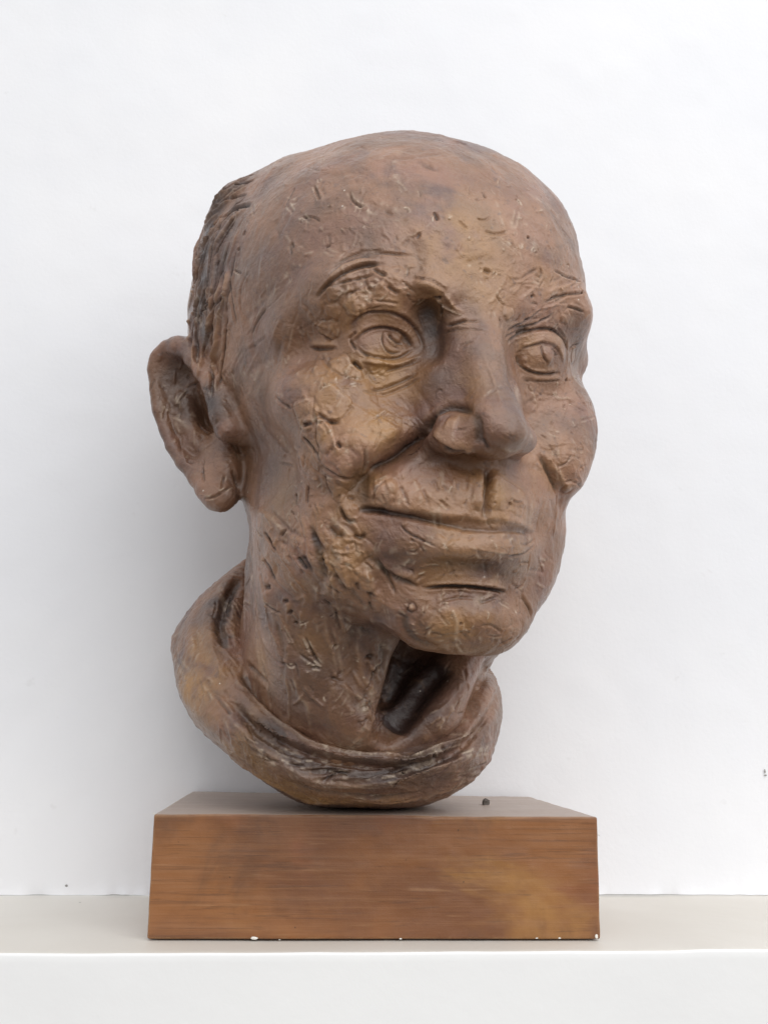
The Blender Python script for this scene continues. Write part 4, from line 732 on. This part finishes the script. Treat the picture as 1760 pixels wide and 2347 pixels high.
K.run([(CO, 'cut', 3, 3, [(340, 560), (400, 660), (520, 780), (640, 860), (750, 920)]),
  (CO, 'lip', .45, 2.0, dict(W=4, wear=.3), [(380, 680), (480, 800), (640, 915), (720, 935), (850, 965), (950, 975), (1100, 985), (1200, 965), (1300, 925), (1440, 860)]), (CO, 'rid', .5, .9, dict(wear=1), [(640, 905), (720, 935), (850, 968), (950, 975), (1110, 985), (1200, 962), (1300, 918), (1430, 860)]),
  (CO, 'cut', 4, 2.5, dict(grime=.3), [(300, 720), (420, 860), (560, 960), (700, 1030), (860, 1060), (1050, 1065), (1250, 1010), (1400, 940)]), (CO, 'lip', 1.2, 2.2, dict(W=8), [(1450, 940), (1300, 1010), (1050, 1080), (860, 1100), (720, 1090), (560, 1010), (400, 900), (290, 780)]),
  (CO, 'cut', 1.2, 2, dict(grime=.4), [(620, 1045), (720, 1060), (800, 1040), (940, 1050), (1060, 1040), (1200, 1000)]), (CO, 'cut', 1, 1.8, dict(wear=.6, grime=.3), [(730, 1090), (780, 1070), (850, 1075)]), (CO, 'cut', 1, 1.4, dict(wear=.5), [(1235, 960), (1245, 990)]), (CO, 'cut', 1, 1.2, dict(wear=.5), [(1280, 935), (1290, 970)]),
  (CO, 'cut', 3.4, 4, dict(grime=.5), [(340, 150), (280, 260), (250, 380), (280, 480)]), (CO, 'cut', 1, 1.6, dict(grime=.8), [(320, 200), (290, 300), (300, 340)]), (CO, 'rid', 3, 1.6, [(100, 800), (220, 920), (380, 1030), (520, 1110), (640, 1180), (800, 1200)]), (CO, 'cut', 2.5, 1.6, [(560, 1080), (700, 1130), (850, 1160), (1000, 1165), (1200, 1140)]),
  (CO, 'lip', 1, 1.5, dict(W=6), [(850, 1180), (1000, 1190), (1200, 1170), (1350, 1120), (1440, 1080)]), (CO, 'cut', 1.4, 1.4, dict(grime=.3), [(860, 930), (910, 900), (960, 900)])])
K.refresh()
scatter(K, [(395, 1480), (520, 1320), (560, 1480), (640, 1620), (700, 1760), (640, 1790), (480, 1660)], 60, 52, 12, (20, 90), (.6, 1.5), (.3, .8), wear=.3)
scatter(K, [(470, 1640), (690, 1735), (880, 1765), (1125, 1670), (1110, 1770), (980, 1840), (700, 1840)], 90, lambda x, y: (880-x)*.09, 7, (30, 140), (.5, 1.2), (.2, .55), wear=.4)
scatter3(K, 220, (12, 60), (1.2, 3.0), (.1, .35), ('cut', 'rid', 'lip'), vert=.1); scatter3(K, 160, (4, 30), (.4, .9), (.1, .4), ('cut', 'rid'), vert=.1)
K.N = normals(K.V, K.F); K.V += K.N*(fbm(K.V, 240, 3, 4)*.0004)[:, None]
pt = paint(K, {'ochre': [(450, 1560, 22, .7), (430, 1500, 18, .5), (520, 1700, 20, .8), (620, 1790, 16, .9), (700, 1825, 14, .9), (800, 1840, 12, .7), (560, 1640, 16, .3), (900, 1840, 10, .4), (600, 1760, 12, .9), (740, 1835, 12, .8), (660, 1800, 12, .9)],
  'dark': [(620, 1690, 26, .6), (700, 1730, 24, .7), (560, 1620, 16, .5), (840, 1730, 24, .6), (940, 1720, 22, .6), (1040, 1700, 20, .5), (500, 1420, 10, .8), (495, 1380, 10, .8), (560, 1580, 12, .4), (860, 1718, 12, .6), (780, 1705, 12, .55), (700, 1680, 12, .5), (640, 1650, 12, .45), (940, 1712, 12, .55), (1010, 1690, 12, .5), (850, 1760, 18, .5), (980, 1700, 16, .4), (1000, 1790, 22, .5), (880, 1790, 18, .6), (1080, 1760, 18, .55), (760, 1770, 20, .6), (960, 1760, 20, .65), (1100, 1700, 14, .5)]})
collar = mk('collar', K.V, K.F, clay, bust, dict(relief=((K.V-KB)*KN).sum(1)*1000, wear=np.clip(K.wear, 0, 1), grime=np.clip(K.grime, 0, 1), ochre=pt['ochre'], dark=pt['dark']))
print('collar', len(K.V), time.time()-T0)
# ---------------------------------------------------------------- plinth
H = PLINTH_H
cb, sb = math.cos(-.0212), math.sin(-.0212)
def PB(x, y, z): return np.array([x*cb-y*sb, x*sb+y*cb, z])
bl, br = WP(441, 1813.7, .158), WP(1212.8, 1826, .156)
me = bpy.data.meshes.new('p'); bmx = bmesh.new()
vv = [bmx.verts.new(p) for p in (PB(-.13, 0, 0), PB(.13, 0, 0), (br[0], br[1], 0), (bl[0], bl[1], 0), PB(-.13, 0, H), PB(.13, 0, H), br, bl)]
for f in [(0, 3, 2, 1), (4, 5, 6, 7), (0, 1, 5, 4), (1, 2, 6, 5), (2, 3, 7, 6), (3, 0, 4, 7)]: bmx.faces.new([vv[i] for i in f])
bmesh.ops.bevel(bmx, geom=bmx.edges[:], offset=.0016, segments=3, affect='EDGES', profile=.6)
bmesh.ops.subdivide_edges(bmx, edges=[e for e in bmx.edges if e.calc_length() > .02], cuts=60, use_grid_fill=True)
for v in bmx.verts: v.select = False
P = np.array([v.co for v in bmx.verts]); dn = noise(P, 30, 2)*.0005+noise(P, 150, 4)*.00025
for v, p, d in zip(bmx.verts, P, dn): v.co = Vector(p)+Vector((d*.6, -d if p[1] < .02 else 0, d*.8 if p[2] > .06 else 0))
for f in bmx.faces: f.smooth = False
bmx.to_mesh(me); bmx.free()
plinth = bpy.data.objects.new('plinth', me); C.objects.link(plinth); me.materials.append(wood)
def blob(name, loc, r, m, seed, parent=None, sq=(1, 1, 1)):
    bm = bmesh.new(); bmesh.ops.create_icosphere(bm, subdivisions=2, radius=1)
    rr = np.random.default_rng(seed); A = rr.normal(size=(5, 3))
    for v in bm.verts:
        k = 1+.22*sum(math.sin(3*float(v.co@Vector(a))) for a in A)/2
        v.co = Vector((v.co.x*r*sq[0]*k, v.co.y*r*sq[1]*k, v.co.z*r*sq[2]*k))
    me = bpy.data.meshes.new(name); bm.to_mesh(me); bm.free(); me.materials.append(m)
    o = bpy.data.objects.new(name, me); C.objects.link(o); o.location = loc; o.parent = parent; return o
def on_front(px, py):                    # where the ray meets the plinth front
    n = np.array([sb, -cb, 0]); d = AX_F + AX_R*(px-880)/F_PX - AX_U*(py-1173.5)/F_PX
    return CAM + d*((-CAM)@n)/(d@n)
for i, (px, py, r, sq) in enumerate([(583, 2151, .0016, (2.0, .5, .9)), (918, 2152, .0008, (1.6, .5, .8)), (1230, 2150, .0008, (1.8, .5, .8)), (1282, 2150, .0008, (1.5, .5, .9)), (1366, 2146, .0016, (1, .7, 1.2)), (1372, 1914, .0007, (.8, 1, 1.4)), (1373, 2058, .0006, (.8, 1, 2)), (354, 1864, .0008, (1.3, .7, .7)), (641, 2154, .0005, (2, .5, .6))]):
    blob('paint_chip', on_front(px, py), r*.6, chipm, i, plinth, sq)
pb = blob('crumb', (WP(1112, 1846, .075)*[1, 1, 0]+np.array([0, 0, H+.0022])), .0028, stone, 33, None, (.9, .9, 1.1))

# ---------------------------------------------------------------- shelf and wall
def grid(name, xs, prof, m, fn):
    """prof: (y, z) rows swept along x, every point roughened by fn"""
    V = np.array([[x, y, z] for (y, z) in prof for x in xs], float); n = len(xs); V = fn(V)
    I = np.arange(len(V)).reshape(len(prof), n)
    Fq = np.stack([I[:-1, :-1], I[:-1, 1:], I[1:, 1:], I[1:, :-1]], -1).reshape(-1, 4)
    o = bpy.data.objects.new(name, make_mesh(name, V, Fq)); C.objects.link(o); o.data.materials.append(m); return o
xs = np.r_[np.linspace(-2, -.42, 20), np.linspace(-.4, .4, 420), np.linspace(.42, 2, 20)]
YW = .1616; FY = -.0279
def rough_wall(V):
    k = np.exp(-np.maximum(V[:, 2], 0)/.0042)
    V[:, 1] += noise(V, 14, 1)*.0006+noise(V, 60, 2)*.00025 - k*(.0016+.0024*fbm(V*np.array([1, 0, 0]), 70, 3, 3))
    return V
wall = grid('wall', xs, [(YW, z) for z in np.r_[0, .0012, .0025, .004, .006, .009, .014, np.linspace(.02, .75, 130), 1.0, 1.6, 2.4]], white, rough_wall)
def rough_shelf(V):
    e = np.exp(-((V[:, 1]-FY)/.004)**2)
    V[:, 2] += noise(V, 12, 5)*.0004*(V[:, 2] > -.01) + e*noise(V, 50, 6)*.0003
    V[:, 1] += (noise(V, 25, 7)*.0004)*(V[:, 1] < FY+.003)
    return V
shelf = grid('shelf', xs, [(FY+.0008, -.0011), (FY+.0016, -.0009)]+[(y, -.0009) for y in np.linspace(FY+.006, YW+.004, 50)], shelfm, rough_shelf)
front = grid('shelf_front', xs, [(FY, z) for z in np.r_[-1, -.5, -.2, np.linspace(-.15, -.006, 30)]]+[(FY, -.0026), (FY+.0002, -.0018), (FY+.0008, -.0011)], frontm, rough_shelf)
# hairline of dirt in the joint between wall and shelf, left of the plinth and right of it
jV, jF = [], []
for x0, x1 in ((-.34, -.31), (-.295, -.262), (-.235, -.215), (-.19, -.15), (.16, .25), (.30, .36)):
    n = 24; b = len(jV)
    for i in range(n+1):
        x = x0+(x1-x0)*i/n; p = np.array([[x, 0, 0]]); wv = .0004*math.sin(math.pi*i/n)*(1+noise(p, 300, 1)[0]*.6); y = YW-.0034-float(fbm(p, 70, 3, 3)[0])*.0016
        jV += [(x, y-wv*2, .0001), (x, y+wv, .0001+wv)]
    for i in range(n): k = b+2*i; jF.append((k, k+2, k+3, k+1))
mj = bpy.data.meshes.new('joint_dirt'); mj.from_pydata(jV, [], jF); mj.materials.append(crack)
jo = bpy.data.objects.new('joint_dirt', mj); C.objects.link(jo)
# small stains on wall and shelf
def stain(px, py, r, wallside=True, sq=1.):
    d = AX_F + AX_R*(px-880)/F_PX - AX_U*(py-1173.5)/F_PX
    p = CAM+d*((YW-.0009-CAM[1])/d[1] if wallside else (-.0003-CAM[2])/d[2]); k = 14; rr = np.random.default_rng(int(px+py))
    pts = [(math.cos(a)*r*(1+.35*rr.normal()*.5), math.sin(a)*r*sq*(1+.35*rr.normal()*.5)) for a in np.linspace(0, 2*math.pi, k, endpoint=False)]
    vs = [tuple(p+(np.array([u, 0, v]) if wallside else np.array([u, v, 0]))) for u, v in pts]
    m = bpy.data.meshes.new('stain'); m.from_pydata(vs, [], [tuple(range(k))]); m.materials.append(markm)
    o = bpy.data.objects.new('stain', m); C.objects.link(o); return o
st = [stain(1752, 1768, .0006, sq=2.6), stain(1753, 1777, .0012, sq=.5), stain(153, 2030, .0009), stain(184, 2068, .0008, False)]

# ---------------------------------------------------------------- names for things
def tag(o, **k):
    for a, b in k.items(): o[a] = b
tag(bust, label='brown clay bust of a bald old man with a large ear, on the wooden plinth', category='bust')
tag(plinth, label='low rectangular brown stained wooden plinth under the bust, standing on the white shelf', category='plinth')
tag(pb, label='tiny dark crumb lying on top of the plinth to the right of the bust', category='crumb')
for o in (wall, shelf, front): o['kind'] = 'structure'
for o in st: o.name = 'stain'; o.parent = wall
st[3].parent = shelf; jo.parent = wall
print('end', time.time()-T0)
